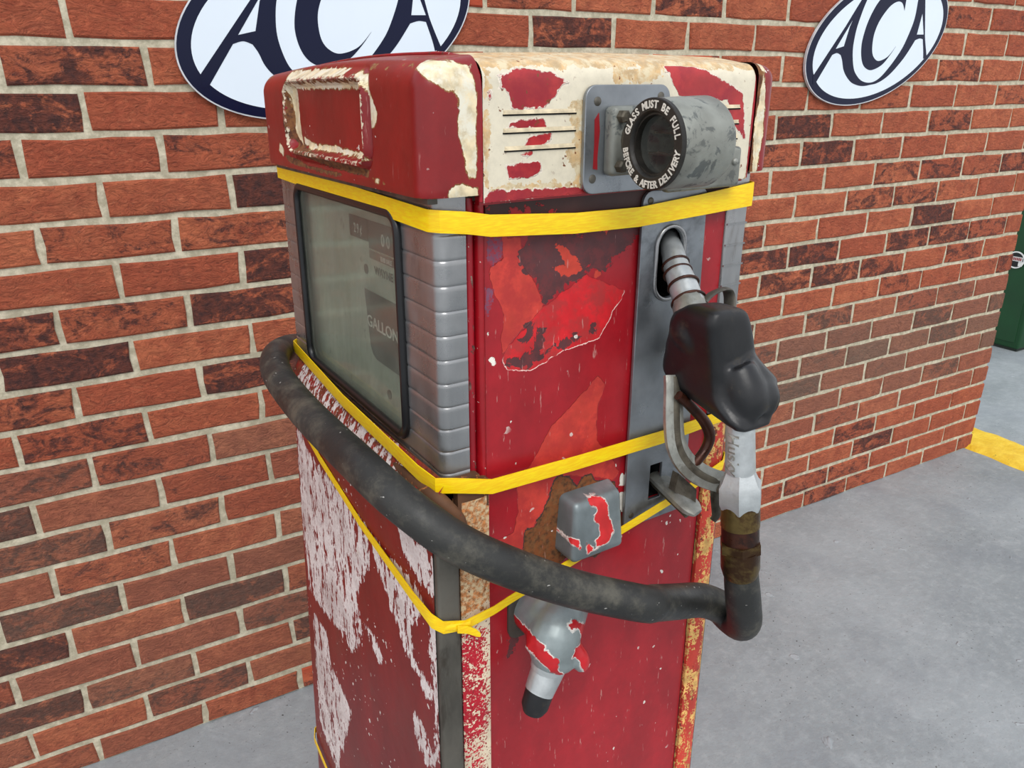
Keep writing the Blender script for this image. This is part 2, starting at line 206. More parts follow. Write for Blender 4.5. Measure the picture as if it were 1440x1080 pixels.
def fixn(o, angle=None):
    bm = bmesh.new(); bm.from_mesh(o.data); bmesh.ops.recalc_face_normals(bm, faces=bm.faces); bm.to_mesh(o.data); bm.free()
    if angle is not None:
        o.data.polygons.foreach_set('use_smooth', [True]*len(o.data.polygons)); o.data.set_sharp_from_angle(angle=math.radians(angle))
    return o
def box(x0, x1, y0, y1, z0, z1):
    V = [(x, y, z) for x in (x0, x1) for y in (y0, y1) for z in (z0, z1)]
    return np.array(V, float), [(0, 1, 3, 2), (4, 6, 7, 5), (0, 4, 5, 1), (2, 3, 7, 6), (0, 2, 6, 4), (1, 5, 7, 3)]
def join(parts):
    VV, FF, n = [], [], 0
    for V, F in parts:
        VV.append(np.asarray(V, float)); FF += [tuple(i+n for i in f) for f in F]; n += len(V)
    return np.concatenate(VV), FF
def catmull(P, n=8, closed=False):
    P = np.asarray(P, float); N = len(P); out = []
    rng_ = range(N if closed else N-1)
    for i in rng_:
        if closed: a, b, c, d = P[(i-1) % N], P[i], P[(i+1) % N], P[(i+2) % N]
        else: a, b, c, d = P[max(i-1, 0)], P[i], P[i+1], P[min(i+2, N-1)]
        for k in range(n):
            t = k/n; out.append(.5*((2*b)+(-a+c)*t+(2*a-5*b+4*c-d)*t*t+(-a+3*b-3*c+d)*t**3))
    if not closed: out.append(P[-1])
    return np.array(out)
def tube(path, seg=20, caps=True, smooth_n=0, flat=None, phase=0.0, up=None):
    """path: (x,y,z,r). Parallel-transport frame. flat=(a,b) squashes the section."""
    P = np.asarray(path, float)
    if smooth_n: P = catmull(P, smooth_n)
    X = P[:, :3]; R = P[:, 3]; T = np.gradient(X, axis=0); T /= np.linalg.norm(T, axis=1)[:, None]
    u = np.array(up if up is not None else ((1, 0, 0) if abs(T[0][0]) < .8 else (0, 1, 0)), float); u -= T[0]*(u@T[0]); u /= np.linalg.norm(u)
    V, F = [], []
    for i in range(len(X)):
        u = u - T[i]*(u@T[i]); u /= np.linalg.norm(u); w = np.cross(T[i], u)
        a, b = flat if flat else (1, 1)
        for k in range(seg):
            th = 2*math.pi*(k+phase)/seg; V.append(X[i]+R[i]*(a*math.cos(th)*u+b*math.sin(th)*w))
        if i:
            o0, o1 = (i-1)*seg, i*seg
            F += [(o0+k, o0+(k+1) % seg, o1+(k+1) % seg, o1+k) for k in range(seg)]
    if caps:
        F.append(tuple(range(seg-1, -1, -1))); n = len(V)-seg; F.append(tuple(n+k for k in range(seg)))
    return np.array(V), F
def sdpoly(P, polys, seed=None):
    """signed distance (positive inside) of 2-D points to a union of polygons"""
    P = np.asarray(P, float); best = np.full(len(P), -1.0)
    for pl in polys:
        A = np.asarray(pl, float); Bv = np.roll(A, -1, 0); d2 = np.full(len(P), 1e9); ins = np.zeros(len(P), bool)
        for a, b in zip(A, Bv):
            e = b-a; L = e@e
            if L < 1e-12: continue
            w = P-a; t = np.clip(w@e/L, 0, 1)[:, None]; q = w-t*e; d2 = np.minimum(d2, (q*q).sum(1))
            c = (a[1] > P[:, 1]) != (b[1] > P[:, 1])
            with np.errstate(divide='ignore', invalid='ignore'): xi = (b[0]-a[0])*(P[:, 1]-a[1])/(b[1]-a[1])+a[0]
            ins ^= c & (P[:, 0] < xi)
        d = np.sqrt(d2); best = np.maximum(best, np.where(ins, d, -d))
    return best
def curve_fill(outer, holes=(), depth=.001, bevel=0.0, bres=2):
    """flat plate with holes in its own xy plane, thickness +-depth; returns V,F"""
    cu = bpy.data.curves.new('c', 'CURVE'); cu.dimensions = '2D'; cu.fill_mode = 'BOTH'; cu.extrude = depth; cu.bevel_depth = bevel; cu.bevel_resolution = bres
    for pl in [outer]+list(holes):
        s = cu.splines.new('POLY'); s.points.add(len(pl)-1)
        for p, q in zip(s.points, pl): p.co = (q[0], q[1], 0, 1)
        s.use_cyclic_u = True
    o = bpy.data.objects.new('c', cu); COL.objects.link(o); dg = bpy.context.evaluated_depsgraph_get(); me = bpy.data.meshes.new_from_object(o.evaluated_get(dg))
    V = np.array([v.co[:] for v in me.vertices]); F = [tuple(p.vertices) for p in me.polygons]
    bpy.data.objects.remove(o); bpy.data.curves.remove(cu); bpy.data.meshes.remove(me)
    return V, F
def text_fill(s, size, depth=.0003, offset=0.0):
    cu = bpy.data.curves.new('t', 'FONT'); cu.body = s; cu.size = size; cu.extrude = depth; cu.align_x = 'CENTER'; cu.offset = offset; cu.resolution_u = 3
    o = bpy.data.objects.new('t', cu); COL.objects.link(o); dg = bpy.context.evaluated_depsgraph_get(); me = bpy.data.meshes.new_from_object(o.evaluated_get(dg))
    V = np.array([v.co[:] for v in me.vertices]).reshape(-1, 3); F = [tuple(p.vertices) for p in me.polygons]
    bpy.data.objects.remove(o); bpy.data.curves.remove(cu); bpy.data.meshes.remove(me)
    return V, F
def rrect(x0, x1, y0, y1, r, n=6):
    out = []
    for cx, cy, a0 in ((x1-r, y1-r, 0), (x0+r, y1-r, 90), (x0+r, y0+r, 180), (x1-r, y0+r, 270)):
        for k in range(n+1):
            a = math.radians(a0+90*k/n); out.append((cx+r*math.cos(a), cy+r*math.sin(a)))
    return out
def screw_vf(c, r, h=.0015, seg=14):
    """slotted round head facing -Y of the pump frame; local coordinates"""
    V, F = [], []
    for i, (rr, y) in enumerate(((r, 0), (r, -h*.5), (r*.7, -h), (0.0001, -h*1.15))):
        for k in range(seg):
            a = 2*math.pi*k/seg; V.append((c[0]+rr*math.cos(a), c[1]+y, c[2]+rr*math.sin(a)))
        if i: F += [((i-1)*seg+k, (i-1)*seg+(k+1) % seg, i*seg+(k+1) % seg, i*seg+k) for k in range(seg)]
    return np.array(V), F

# ------------------------------------------------------------------ wall of bricks
mt = G('mortar'); o = mt.obj()
mt = mt.done(mt.mix(mt.rng(mt.noise(o, 55, 6, .7), .35, .7), lin((172, 164, 140)), lin((218, 209, 184))), .93, 0, mt.bump(mt.noise(o, 160, 5, .7), .6, .003))
g = G('brick_clay'); o = g.obj(); oi = g.n('ShaderNodeObjectInfo'); rnd = oi.outputs['Random']; oc = g.n('ShaderNodeSeparateColor'); g.put(oc.inputs[0], oi.outputs['Color'])
off = g.n('ShaderNodeCombineXYZ'); g.put(off.inputs[0], g.m2('MULTIPLY', rnd, 37.0)); g.put(off.inputs[2], g.m2('MULTIPLY', rnd, 91.0))
va = g.n('ShaderNodeVectorMath'); g.put(va.inputs[0], o); g.put(va.inputs[1], off.outputs[0]); p = va.outputs[0]
dark, greying, hue = oc.outputs[0], oc.outputs[1], oc.outputs[2]
base = g.mix(hue, lin((178, 84, 56)), lin((214, 122, 82)))
base = g.mix(g.rng(g.noise(p, 7, 5, .7, .5), .45, .75, 0, .55), base, lin((136, 70, 54)))
base = g.mix(g.rng(g.noise(p, 22, 6, .7), .3, .75), base, lin((166, 78, 52)))
base = g.mix(g.rng(g.noise(g.scale(p, (1, 1, 2.2)), 55, 5, .7, .8), .52, .75, 0, .5), base, lin((226, 138, 98)))
dn = g.m2('ADD', g.noise(g.scale(p, (.9, 1, 1.6)), 17, 8, .72, .7), g.m2('MULTIPLY', g.m2('SUBTRACT', g.noise(p, 90, 5, .7), .5), .35))
dk = g.rng(g.m2('SUBTRACT', dn, g.m2('MULTIPLY_ADD', dark, -.36, .74)), -.07, .09)
base = g.mix(g.m2('MULTIPLY', dk, .93), base, g.mix(g.rng(g.noise(p, 60, 5, .7), .35, .65), lin((52, 34, 36)), lin((112, 58, 46))))
base = g.mix(g.m2('MULTIPLY', greying, .85), base, lin((128, 102, 86)))
lime = g.rng(g.noise(p, 75, 5, .75), .70, .78, 0, .5); base = g.mix(lime, base, lin((205, 170, 150)))
cre = g.noise(g.scale(p, (1, 1, 1.7)), 42, 6, .66, 2.6); fin = g.noise(p, 330, 5, .7)
pit = g.rng(g.noise(p, 110, 3, .5), .66, .74)
base = g.mix(g.rng(cre, .36, .46, .38, 0), base, lin((92, 44, 34)))
nb = g.bump(fin, .5, .0016); nb = g.bump(cre, 1.0, .010, nb); nb = g.bump(pit, -.6, .004, nb)
m_brick = g.done(base, .9, 0, nb)

PIT, CRS = .225, .075
def zj(k): return .064+(19-k)*CRS          # height of the bed joint above course k
WX0, WX1, WTH = -3.00, 3.02, .215
V, F = box(WX0, WX1-.004, .0045, WTH, -.02, zj(-8))
wall = build('wall_back', V, F, mt); tag(wall, 'brick wall of red and dark multi stock bricks with pale mortar', kind='structure')
# twelve hand-made looking brick faces; each is reused by many bricks
def brick_mesh(seed, L=.2125, H=.0625, T=.03):
    r = random.Random(seed); n = []
    for s_, m_ in ((0, 3), (1, 2), (2, 3), (3, 2)):
        for k in range(m_):
            t = k/m_
            x, z = ((-1+2*t, -1), (1, -1+2*t), (1-2*t, 1), (-1, 1-2*t))[s_]
            n.append((x*L/2+r.uniform(-.0024, .0022), z*H/2+r.uniform(-.0022, .0020)))
    N = len(n); V = []
    for sc, y in ((0, T), (0, .0028), (1, 0)):
        for x, z in n:
            i = .0032 if sc else 0
            V.append((x-math.copysign(i, x) if abs(x) > L*.4 else x, y+(r.uniform(-.0009, .0009) if sc else 0), z-math.copysign(i, z) if abs(z) > H*.4 else z))
    F = [tuple(range(2*N, 3*N))]
    for a in (0, 1): F += [(a*N+k, a*N+(k+1) % N, (a+1)*N+(k+1) % N, (a+1)*N+k) for k in range(N)]
    return V, F
bms = []
for i in range(14):
    V, F = brick_mesh(i); me = bpy.data.meshes.new('brick'); me.from_pydata(V, [], F); me.materials.append(m_brick)
    bm = bmesh.new(); bm.from_mesh(me); bmesh.ops.recalc_face_normals(bm, faces=bm.faces); bm.to_mesh(me); bm.free(); bms.append(me)
# darkness of the bricks that can be told apart: row -> {index: amount}
DK = {-2: {3.5: .55, 4.5: .1, 5.5: .7, 6.5: 0, 7.5: .3, 10.5: .5, 11.5: .4}, -1: {-1: .1, 0: .12, 1: 0, 3: .05, 4: .85, 5: .25, 6: .05, 7: .35, 10: 0, 11: .1, 12: .3},
 0: {-1.5: .4, -.5: .72, .5: .05, 6.5: 0, 7.5: .1, 9.5: 0, 10.5: .7, 11.5: 0, 12.5: .3}, 1: {-1: .85, 0: 0, 1: .2, 7: 0, 8: 0, 9: .5, 10: 0, 11: 0, 12: .5},
 2: {-1.5: .6, -.5: .0, .5: .45, 6.5: .2, 7.5: .85, 8.5: 0, 9.5: 0, 10.5: .6, 11.5: .1, 12.5: 0}, 3: {-1: 0, 0: .02, 1: 1.0, 7: .6, 8: .8, 9: .4, 10: .35, 11: .05, 12: 0, 13: .2},
 4: {-1.5: .1, -.5: .55, .5: .55, 6.5: .1, 7.5: 0, 8.5: .05, 9.5: .6, 10.5: .65, 11.5: .6, 12.5: .7}, 5: {-1: .1, 0: 0, 1: .85, 7: 0, 8: .1, 9: .6, 10: .65, 11: .4, 12: 0, 13: 0},
 6: {-1.5: .75, -.5: .55, .5: .85, 6.5: .7, 7.5: 0, 8.5: .1, 9.5: 0, 10.5: .9, 11.5: 0, 12.5: 0}, 7: {-1: .9, 0: 0, 1: .1, 7: .8, 8: .8, 9: 0, 10: .8, 11: .75, 12: .6, 13: 0},
 8: {-1.5: .6, -.5: 0, .5: .9, 6.5: .1, 7.5: .75, 8.5: .8, 9.5: .7, 10.5: 0, 11.5: .6, 12.5: 0}, 9: {-2: 0, -1: .7, 0: .1, 1: .3, 7: .1, 8: .2, 9: 0, 10: .5, 11: .3, 12: .4, 13: .7},
 10: {-1.5: .55, -.5: .55, .5: .15, 7.5: .1, 8.5: .6, 9.5: 0, 10.5: .5, 11.5: .5, 12.5: 0}, 11: {-2: .9, -1: .15, 0: .35, 1: .3, 7: .5, 8: .4, 9: .4, 10: .3, 11: .8, 12: .3, 13: .7},
 12: {-1.5: .75, -.5: .5, .5: .2, 7.5: .5, 8.5: .5, 9.5: .5, 10.5: .4, 11.5: .8, 12.5: .3}, 13: {-2: .15, -1: .5, 0: .15, 1: .4, 7: .4, 8: .8, 9: .3, 10: .4, 11: .2, 12: .2},
 14: {-1.5: .8, -.5: 0, .5: .2, 7.5: .3, 8.5: .2, 9.5: 0, 10.5: .3, 11.5: .6, 12.5: .2}, 15: {-2: .85, -1: 0, 0: .95, 1: .35, 7: 0, 8: .2, 9: .4, 10: 0, 11: 0, 12: 0},
 16: {-2.5: .6, -1.5: .05, -.5: .05, .5: .6, 6.5: .1, 7.5: .1, 8.5: .1, 9.5: .6, 10.5: 0, 11.5: 0, 12.5: .2}, 17: {-2: .95, -1: .6, 0: .15, 1: .7},
 18: {-2.5: .4, -1.5: 0, -.5: .7, .5: .25, 8.5: .6, 9.5: .5}, 19: {-2: .5, -1: .2, 0: .35, 1: .25}}
Rm = np.array([cr2, cu2, cf])
def seen(x, z):
    d = Rm@(np.array((x, 0, z))-np.array(CAM))
    if d[2] < .1: return None
    px, py = 720+1065.6*d[0]/d[2], 540-1065.6*d[1]/d[2]
    return (px, py, d[2]) if -15 < px < 1455 and -12 < py < 1092 else None
cand = []
for r in range(-8, 20):
    off_ = .5 if r % 2 == 0 else 0.0
    k = -14+off_
    while k*PIT < WX1-.02:
        a, b = max(k*PIT, WX0), min((k+1)*PIT, WX1)
        if b-a > .03:
            zc = (zj(r)+zj(r+1))/2; s_ = 0.0
            for xx in (a+.02, (a+b)/2, b-.02):
                q = seen(xx, zc)
                if q:
                    hid = 425 < q[0] < 1010 and q[1] > 95+.0*q[0]            # wholly behind the pump body
                    s_ = max(s_, 0 if hid else 1/q[2])
            cand.append((s_*(b-a)/PIT, r, k, a, b, zc))
        k += 1
cand.sort(key=lambda t: -t[0])
rest = []; n_b = 0
for i, (sc_, r, k, a, b, zc) in enumerate(cand):
    rr = random.Random(int(r*1000+k*10)); d = DK.get(r, {}).get(k, None)
    if d is None: d = max(0, rr.choice([0, 0, .1, .3, .5, .7, .85]) if r != 99 else 0)
    cx = (a+b)/2; greying = 0.0
    if 1.4 < cx and 10 <= r <= 15: greying = rr.uniform(.55, 1.0)*(1-abs(r-12.2)/4.2)*(1.15 if cx > 1.8 else .8)  # grey-brown dirt stain across the right-hand courses
    if cx < 1.0 and r >= 10: greying = rr.uniform(.1, .6)  # lower left courses mixed towards grey-brown, brick by brick
    me = bms[rr.randrange(14)]; flip = rr.random() < .5
    sx_ = (b-a-(PIT-.2125))/.2125 if (b < WX1-.001) else (b-a-.0045)/.2125
    cxx = cx if b < WX1-.001 else (a+.006+b)/2
    top, bot = zj(r), zj(r+1)
    if r == 19: bot = -.004
    sz = (top-bot-.0125)/.0625
    M = Matrix.Translation((cxx, rr.uniform(-.0012, .0012), (top+bot)/2)) @ Matrix.Rotation(rr.uniform(-.004, .004), 4, 'Y') @ Matrix.Diagonal((sx_, 1, sz, 1))
    if sc_ > 0 and n_b < 300:
        o = bpy.data.objects.new('brick', me); COL.objects.link(o); o.parent = wall; o.matrix_local = M
        o.color = (min(1, max(0, d+rr.uniform(-.04, .04))), greying, rr.uniform(.15, 1), 1); n_b += 1
    else: rest.append((me, M))
bm = bmesh.new()
for me, M in rest:
    t = me.copy(); t.transform(M); bm.from_mesh(t); bpy.data.meshes.remove(t)
me = bpy.data.meshes.new('brick'); bm.to_mesh(me); bm.free(); me.materials.clear()
# the joined remainder takes its colour from a cell noise over the wall instead of one object colour
g = G('brick_clay_far'); o = g.obj(); w = g.n('ShaderNodeTexBrick'); g.put(w.inputs['Vector'], g.scale(o, (1/.225*.5, 1, 1)))
cell = g.noise(g.scale(o, (4.44, 1, 13.3)), 1.0, 1)
bs = g.mix(g.rng(cell, .3, .7), lin((180, 74, 46)), lin((204, 106, 70))); dk = g.rng(g.m2('ADD', g.noise(o, 17, 7, .7, .7), g.m2('MULTIPLY', g.noise(g.scale(o, (4.4, 1, 13.3)), 1.3, 0), .5)), .78, .9)
bs = g.mix(g.m2('MULTIPLY', dk, .85), bs, lin((78, 44, 40)))
me.materials.append(g.done(bs, .9, 0, g.bump(g.noise(o, 60, 6, .7, 2), .8, .005)))
o = bpy.data.objects.new('brick', me); COL.objects.link(o); o.parent = wall; o['kind'] = 'stuff'

# ------------------------------------------------------------------ floor, kerb
g = G('grey_floor_paint'); o = g.obj()
c = g.mix(g.rng(g.noise(o, 1.6, 6, .6), .3, .7), lin((134, 140, 142)), lin((158, 164, 166)))
c = g.mix(g.rng(g.noise(o, 9, 6, .7), .5, .8, 0, .5), c, lin((176, 181, 184)))
c = g.mix(g.rng(g.noise(g.scale(o, (1, 2.5, 1)), 60, 4, .7), .62, .70, 0, .8), c, lin((118, 118, 114)))
spk = g.m2('MULTIPLY', g.rng(g.noise(o, 120, 2, .5), .69, .71), g.rng(g.noise(o, 4, 2), .40, .6)); c = g.mix(spk, c, lin((60, 58, 52)))
fl = g.noise(o, 14, 3, .5, .4); flk = g.rng(fl, .70, .73); c = g.mix(g.m2('MULTIPLY', flk, .25), c, lin((200, 205, 210)))
c = g.mix(g.rng(g.noise(o, 38, 6, .75), .45, .72, 0, .35), c, lin((186, 190, 190))); c = g.mix(g.rng(g.noise(o, 2.4, 4, .6), .5, .66, 0, .35), c, lin((122, 128, 134)))
h = g.bump(g.noise(o, 26, 6, .72), .45, .006); h = g.bump(g.noise(o, 3.0, 5, .6), .35, .02, h); h = g.bump(flk, .6, .004, h); h = g.bump(g.noise(o, 90, 5, .7), .25, .002, h)
m_floor = g.done(c, g.rng(g.noise(o, 7, 5), .3, .7, .38, .62), 0, h)
V, F = box(-14, 16, -18, 10, -.05, 0); fo = build('floor', V, F, m_floor); tag(fo, 'painted grey concrete floor', kind='structure')
g = G('yellow_line_paint'); o = g.obj()
c = g.mix(g.rng(g.noise(o, 22, 5, .7), .35, .7), lin((226, 182, 32)), lin((242, 206, 60)))
c = g.mix(g.rng(g.noise(o, 60, 3, .6), .69, .71), c, lin((96, 82, 40)))
m_yl = g.done(c, .6, 0, g.bump(g.noise(o, 40, 4, .6), .9, .006))
nx, ny = 10, 130; V, F = [], []
for i in range(nx+1):
    for j in range(ny+1):
        u = i/nx; e = min(u, 1-u); z = .016*min(1, e*6)**.6 if e > 0 else -.002
        x = 2.982+.235*u+.004*math.sin(j*.9+i)+(.003*math.sin(j*.37)); V.append((x, .12-3.3*j/ny, z+.0015*math.sin(i*2.1+j*1.7)*(1 if e > 0 else 0)))
for i in range(nx):
    for j in range(ny): a = i*(ny+1)+j; F.append((a, a+1, a+ny+2, a+ny+1))
kb = build('painted_floor_strip', V, F, m_yl, smooth=True); tag(kb, 'low yellow painted strip on the grey floor at the end of the brick wall', 'floor strip')
# loose bits of debris on the floor
m_leaf = plain('dry_leaf', (96, 78, 52), .8)
for i, (x, y, a, n_, lb) in enumerate(((2.62, -.72, .4, 5, 'small dry twig on the grey floor right of the nozzle'), )):
    pth = [(x+.02*k*math.cos(a)+.004*math.sin(k*2), y+.02*k*math.sin(a), .003+.002*(k % 2), .0022-.0002*k) for k in range(n_)]
    A_, B_ = tube(pth, 6), tube([(x+.03, y+.008, .004, .0015), (x+.045, y+.03, .005, .001), (x+.06, y+.028, .003, .0006)], 6)
    tag(build('twig', *join([A_, B_]), m_leaf), lb, 'twig')

# ------------------------------------------------------------------ green cabinet beyond the wall end
m_green = plain('green_paint', (6, 62, 26), .45, amt=.12, sc=8); m_green2 = plain('plinth_shadow_green', (18, 30, 20), .6)
gc = empty('green_cabinet', Matrix.Translation((4.66, .93, 0)), 'dark green metal cabinet standing beyond the end of the brick wall', 'cabinet')
def rbox(x0, x1, y0, y1, z0, z1, r, n=4, keep=None):
    bm = bmesh.new(); V, F = box(x0, x1, y0, y1, z0, z1); vs = [bm.verts.new(v) for v in V]
    for f in F: bm.faces.new([vs[i] for i in f])
    bmesh.ops.recalc_face_normals(bm, faces=bm.faces)
    bmesh.ops.bevel(bm, geom=list(bm.edges), offset=r, segments=n, profile=.5, affect='EDGES'); bm.verts.index_update()
    o_ = np.array([v.co[:] for v in bm.verts]), [tuple(v.index for v in f.verts) for f in bm.faces]; bm.free(); return o_
fixn(build('body', *rbox(4.42, 4.90, .595, 1.27, .014, 1.45, .012), m_green, gc), 40)
fixn(build('plinth', *rbox(4.430, 4.885, .605, 1.255, 0, .016, .002), m_green2, gc))  # dark base strip; the shadow under the cabinet is put into its colour
fixn(build('lid', *rbox(4.40, 4.92, .575, 1.29, 1.45, 1.52, .015), m_green, gc), 40)
fixn(build('door', *rbox(4.416, 4.425, .62, 1.245, .05, 1.42, .003), m_green, gc))
def disc_on_x(x, cy, cz, r0, r1, th, seg=40):
    V, F = [], []
    for xx in (x, x-th):
        for rr in (r0, r1):
            for k in range(seg): a = 2*math.pi*k/seg; V.append((xx, cy+rr*math.cos(a), cz+rr*math.sin(a)))
    for k in range(seg):
        k2 = (k+1) % seg
        F += [(2*seg+k, 2*seg+k2, 3*seg+k2, 3*seg+k), (seg+k, seg+k2, 3*seg+k2, 3*seg+k), (k, k2, 2*seg+k2, 2*seg+k)]
    return V, F
m_white = plain('badge_white', (225, 225, 222), .4); m_black = plain('badge_black', (18, 18, 18), .4); m_redb = plain('badge_red', (150, 30, 36), .4)
bd = fixn(build('badge', *disc_on_x(4.411, .706, .51, .0005, .041, .002), m_black, gc)); bd['label'] = 'round black badge with a white rim'
fixn(build('badge_rim', *disc_on_x(4.409, .706, .51, .040, .047, .003), m_white, bd))
fixn(build('badge_print', *join([box(4.4065, 4.4085, .672, .735, .503, .527), box(4.4065, 4.4085, .668, .69, .478, .504)]), m_white, bd))
V, F = [], []
bl = [box(4.4052, 4.407, .728-.009*k-.0055, .728-.009*k, .508, .523) for k in range(6)]
fixn(build('badge_lettering', *join(bl), m_redb, bd))

# ------------------------------------------------------------------ oval signs
m_navy = G('navy_gloss'); o = m_navy.obj(); m_navy = m_navy.done(vary(m_navy, o, lin((10, 17, 48)), 3, .1), .2, 0, None, Specular_IOR_Level=.22)
m_sw = plain('sign_white', (226, 236, 246), .3, amt=.03, sc=3, bump=0.02, Specular_IOR_Level=.25); m_edge = plain('sign_edge', (205, 208, 212), .4, .2)
def ell(cx, cy, a, b, deg, n=96):
    t = math.radians(deg); return [(cx+a*math.cos(u)*math.cos(t)-b*math.sin(u)*math.sin(t), cy+a*math.cos(u)*math.sin(t)+b*math.sin(u)*math.cos(t)) for u in [2*math.pi*k/n for k in range(n)]]
def curvy(pts, n=6):
    """points with a third value are corners; between corners the outline is a spline"""
    N = len(pts); cs = [i for i in range(N) if len(pts[i]) > 2]; out = []
    if not cs: return [tuple(p) for p in catmull([p[:2] for p in pts], n, True)]
    for j, c0 in enumerate(cs):
        c1 = cs[(j+1) % len(cs)]; idx = [c0]; i = c0
        while True:
            i = (i+1) % N; idx.append(i)
            if i == c1: break
        seg_ = [pts[q][:2] for q in idx]
        if len(seg_) == 2: out.append(tuple(seg_[0]))
        else: out += [tuple(p) for p in catmull(seg_, n)[:-1]]
    return out
AA = curvy([(-.2600, -.1085, 1), (-.1535, .02, 1), (-.1032, .0864), (-.066, .128, 1), (-.052, .128, 1), (-.0808, .0873), (-.1035, .03), (-.1112, -.0079), (-.1112, -.044), (-.1000, -.0828), (-.0840, -.1040), (-.0552, -.1213), (-.0162, -.1258), (.0193, -.1141), (.0557, -.0846), (.0900, -.0480), (.1124, -.0145), (.136, .043), (.1397, .0961), (.143, .125, 1), (.163, .128, 1), (.1718, .0974), (.1900, .0300), (.2000, -.0040), (.2200, -.0500, 1), (.2230, -.0560, 1), (.2071, -.0600, 1), (.2020, -.0400), (.1900, -.0063, 1), (.1740, -.0050), (.1555, -.0100, 1), (.1260, -.0480), (.1018, -.0725), (.0700, -.0990), (.0395, -.1171), (.0100, -.1280), (-.0148, -.1317), (-.0450, -.1350), (-.0712, -.1329), (-.1000, -.1250), (-.1250, -.1080), (-.1405, -.0900), (-.1500, -.0680), (-.1589, -.054, 1), (-.1752, -.0489), (-.1937, -.054, 1), (-.2452, -.1249, 1), (-.256, -.13, 1)])
T1 = [(-.1277, .0368), (-.1368, .0187), (-.1506, -.0313), (-.1826, -.0385)]
T2 = [(.1690, .0620), (.1905, .0062), (.1588, .0052)]
CC = curvy([(.0726, -.0274, 1), (.0482, -.0554), (.0202, -.0789), (-.0195, -.0922), (-.0470, -.0870), (-.0646, -.0722), (-.0751, -.0474), (-.0775, -.0169), (-.068, .0235), (-.0500, .0600), (-.0264, .0894), (.010, .115), (.050, .122), (.0863, .112, 1), (.0857, .0659, 1), (.0718, .085), (.0493, .0883), (.0195, .0747), (-.0100, .0450), (-.0260, .0180), (-.0325, -.0096), (-.0290, -.0424), (-.0150, -.0610), (.0074, -.0675), (.0433, -.0554)])
def sign(cx, label):
    Mx = Matrix.Translation((cx, -.002, 1.5425-.175))
    r = empty('oval_sign', Mx, label, 'sign', 'oval signs on the brick wall')
    def put(name, pl, holes, y0, y1, mat):
        V, F = curve_fill(pl, holes, (y0-y1)/2); W = np.stack([V[:, 0]+cx, (y0+y1)/2-V[:, 2]*1.0, V[:, 1]+1.5425], 1); return fixn(build(name, W, F, mat, r))
    put('backing_plate', ell(-.0013, -.0100, .3022, .1612, 16.8), [], -.004, -.0115, m_edge)
    put('border', ell(-.0013, -.0100, .2995, .1585, 16.8), [], -.0115, -.0120, m_navy)
    put('face', ell(.0014, -.0125, .2762, .1418, 16.1), [], -.0120, -.0124, m_sw)
    put('letter_pair', AA, [T1, T2], -.0124, -.0128, m_navy)
    put('letter', CC, [], -.0124, -.0128, m_navy)
sign(.4545, 'white and navy oval sign above and behind the fuel pump, lettered ACA')
sign(2.052, 'white and navy oval sign reading ACA on the wall right of the pump')

# ------------------------------------------------------------------ the fuel pump
SA, SB, SZ = .025, .015, 1.3                # the old casing leans a little
PO = Vector((.23634, -1.04653, 0)); PY = math.radians(3)
PM = Matrix.Translation(PO) @ Matrix.Rotation(PY, 4, 'Z')
def W(P):
    P = np.array(P, float).reshape(-1, 3).copy(); P[:, 0] += SA*(P[:, 2]-SZ); P[:, 1] += SB*(P[:, 2]-SZ)
    c, s = math.cos(PY), math.sin(PY)
    return np.stack([P[:, 0]*c-P[:, 1]*s+PO.x, P[:, 0]*s+P[:, 1]*c+PO.y, P[:, 2]], 1)
pump = empty('fuel_pump', PM, 'old red and cream fuel pump with peeling paint, standing on the grey floor', 'fuel pump')
def part(name, VF, mat, parent=pump, ang=None, **kw):
    o = build(name, W(VF[0]), VF[1], mat, parent, **kw); fixn(o, ang) if not kw.get('attrs') or ang is not None else None; return o
def gridf(us, vs, fn, skip=None):
    V = [fn(u, v) for u in us for v in vs]; n = len(vs); F = []
    for i in range(len(us)-1):
        for j in range(n-1):
            if skip and skip((us[i]+us[i+1])/2, (vs[j]+vs[j+1])/2): continue
            F.append((i*n+j, (i+1)*n+j, (i+1)*n+j+1, i*n+j+1))
    return np.array(V, float), F
ar = lambda a, b, st: np.linspace(a, b, max(2, int(round(abs(b-a)/st))+1))

RED = (150, 22, 30)
m_chrome = metal('dull_chrome', (158, 158, 158), .32, .14, 25, .8, (1, 1, .3), stain=((96, 84, 74), 22, .56, .6))
m_plate = metal('brushed_plate', (140, 144, 148), .36, .2, 18, .75, stain=((70, 72, 74), 8, .5, .6))
m_steel = metal('bare_steel', (96, 92, 84), .5, .3, 30, .55, (1, 1, .4), stain=((58, 50, 42), 26, .5, .7))
m_cast = metal('cast_alloy', (158, 158, 150), .42, .22, 60, .65, stain=((84, 78, 66), 30, .54, .6), bump=.3)
m_pale = metal('pale_alloy', (190, 194, 194), .4, .12, 60, .6, bump=.35, stain=((130, 126, 116), 20, .6, .5))
m_dirtym = metal('grimy_metal', (86, 80, 68), .55, .3, 70, .4, stain=((46, 38, 30), 40, .5, .7), bump=.4)
g = G('black_rubber'); o = g.obj(); c = vary(g, o, lin((23, 23, 25)), 30, .3); c = g.mix(g.rng(g.noise(o, 28, 6, .7), .56, .72, 0, .55), c, lin((74, 64, 50)))
m_rubber = g.done(c, g.rng(g.noise(o, 18, 4), .3, .7, .3, .5), 0, g.bump(g.noise(o, 120, 4), .2, .001))
g = G('hose_rubber'); o = g.obj(); c = vary(g, o, lin((38, 38, 36)), 14, .3)
c = g.mix(g.rng(g.noise(o, 26, 7, .72), .45, .72, 0, .75), c, lin((96, 92, 80))); c = g.mix(g.rng(g.noise(g.scale(o, (1, 1, 3)), 120, 3, .6), .71, .73, 0, .8), c, lin((175, 172, 165)))
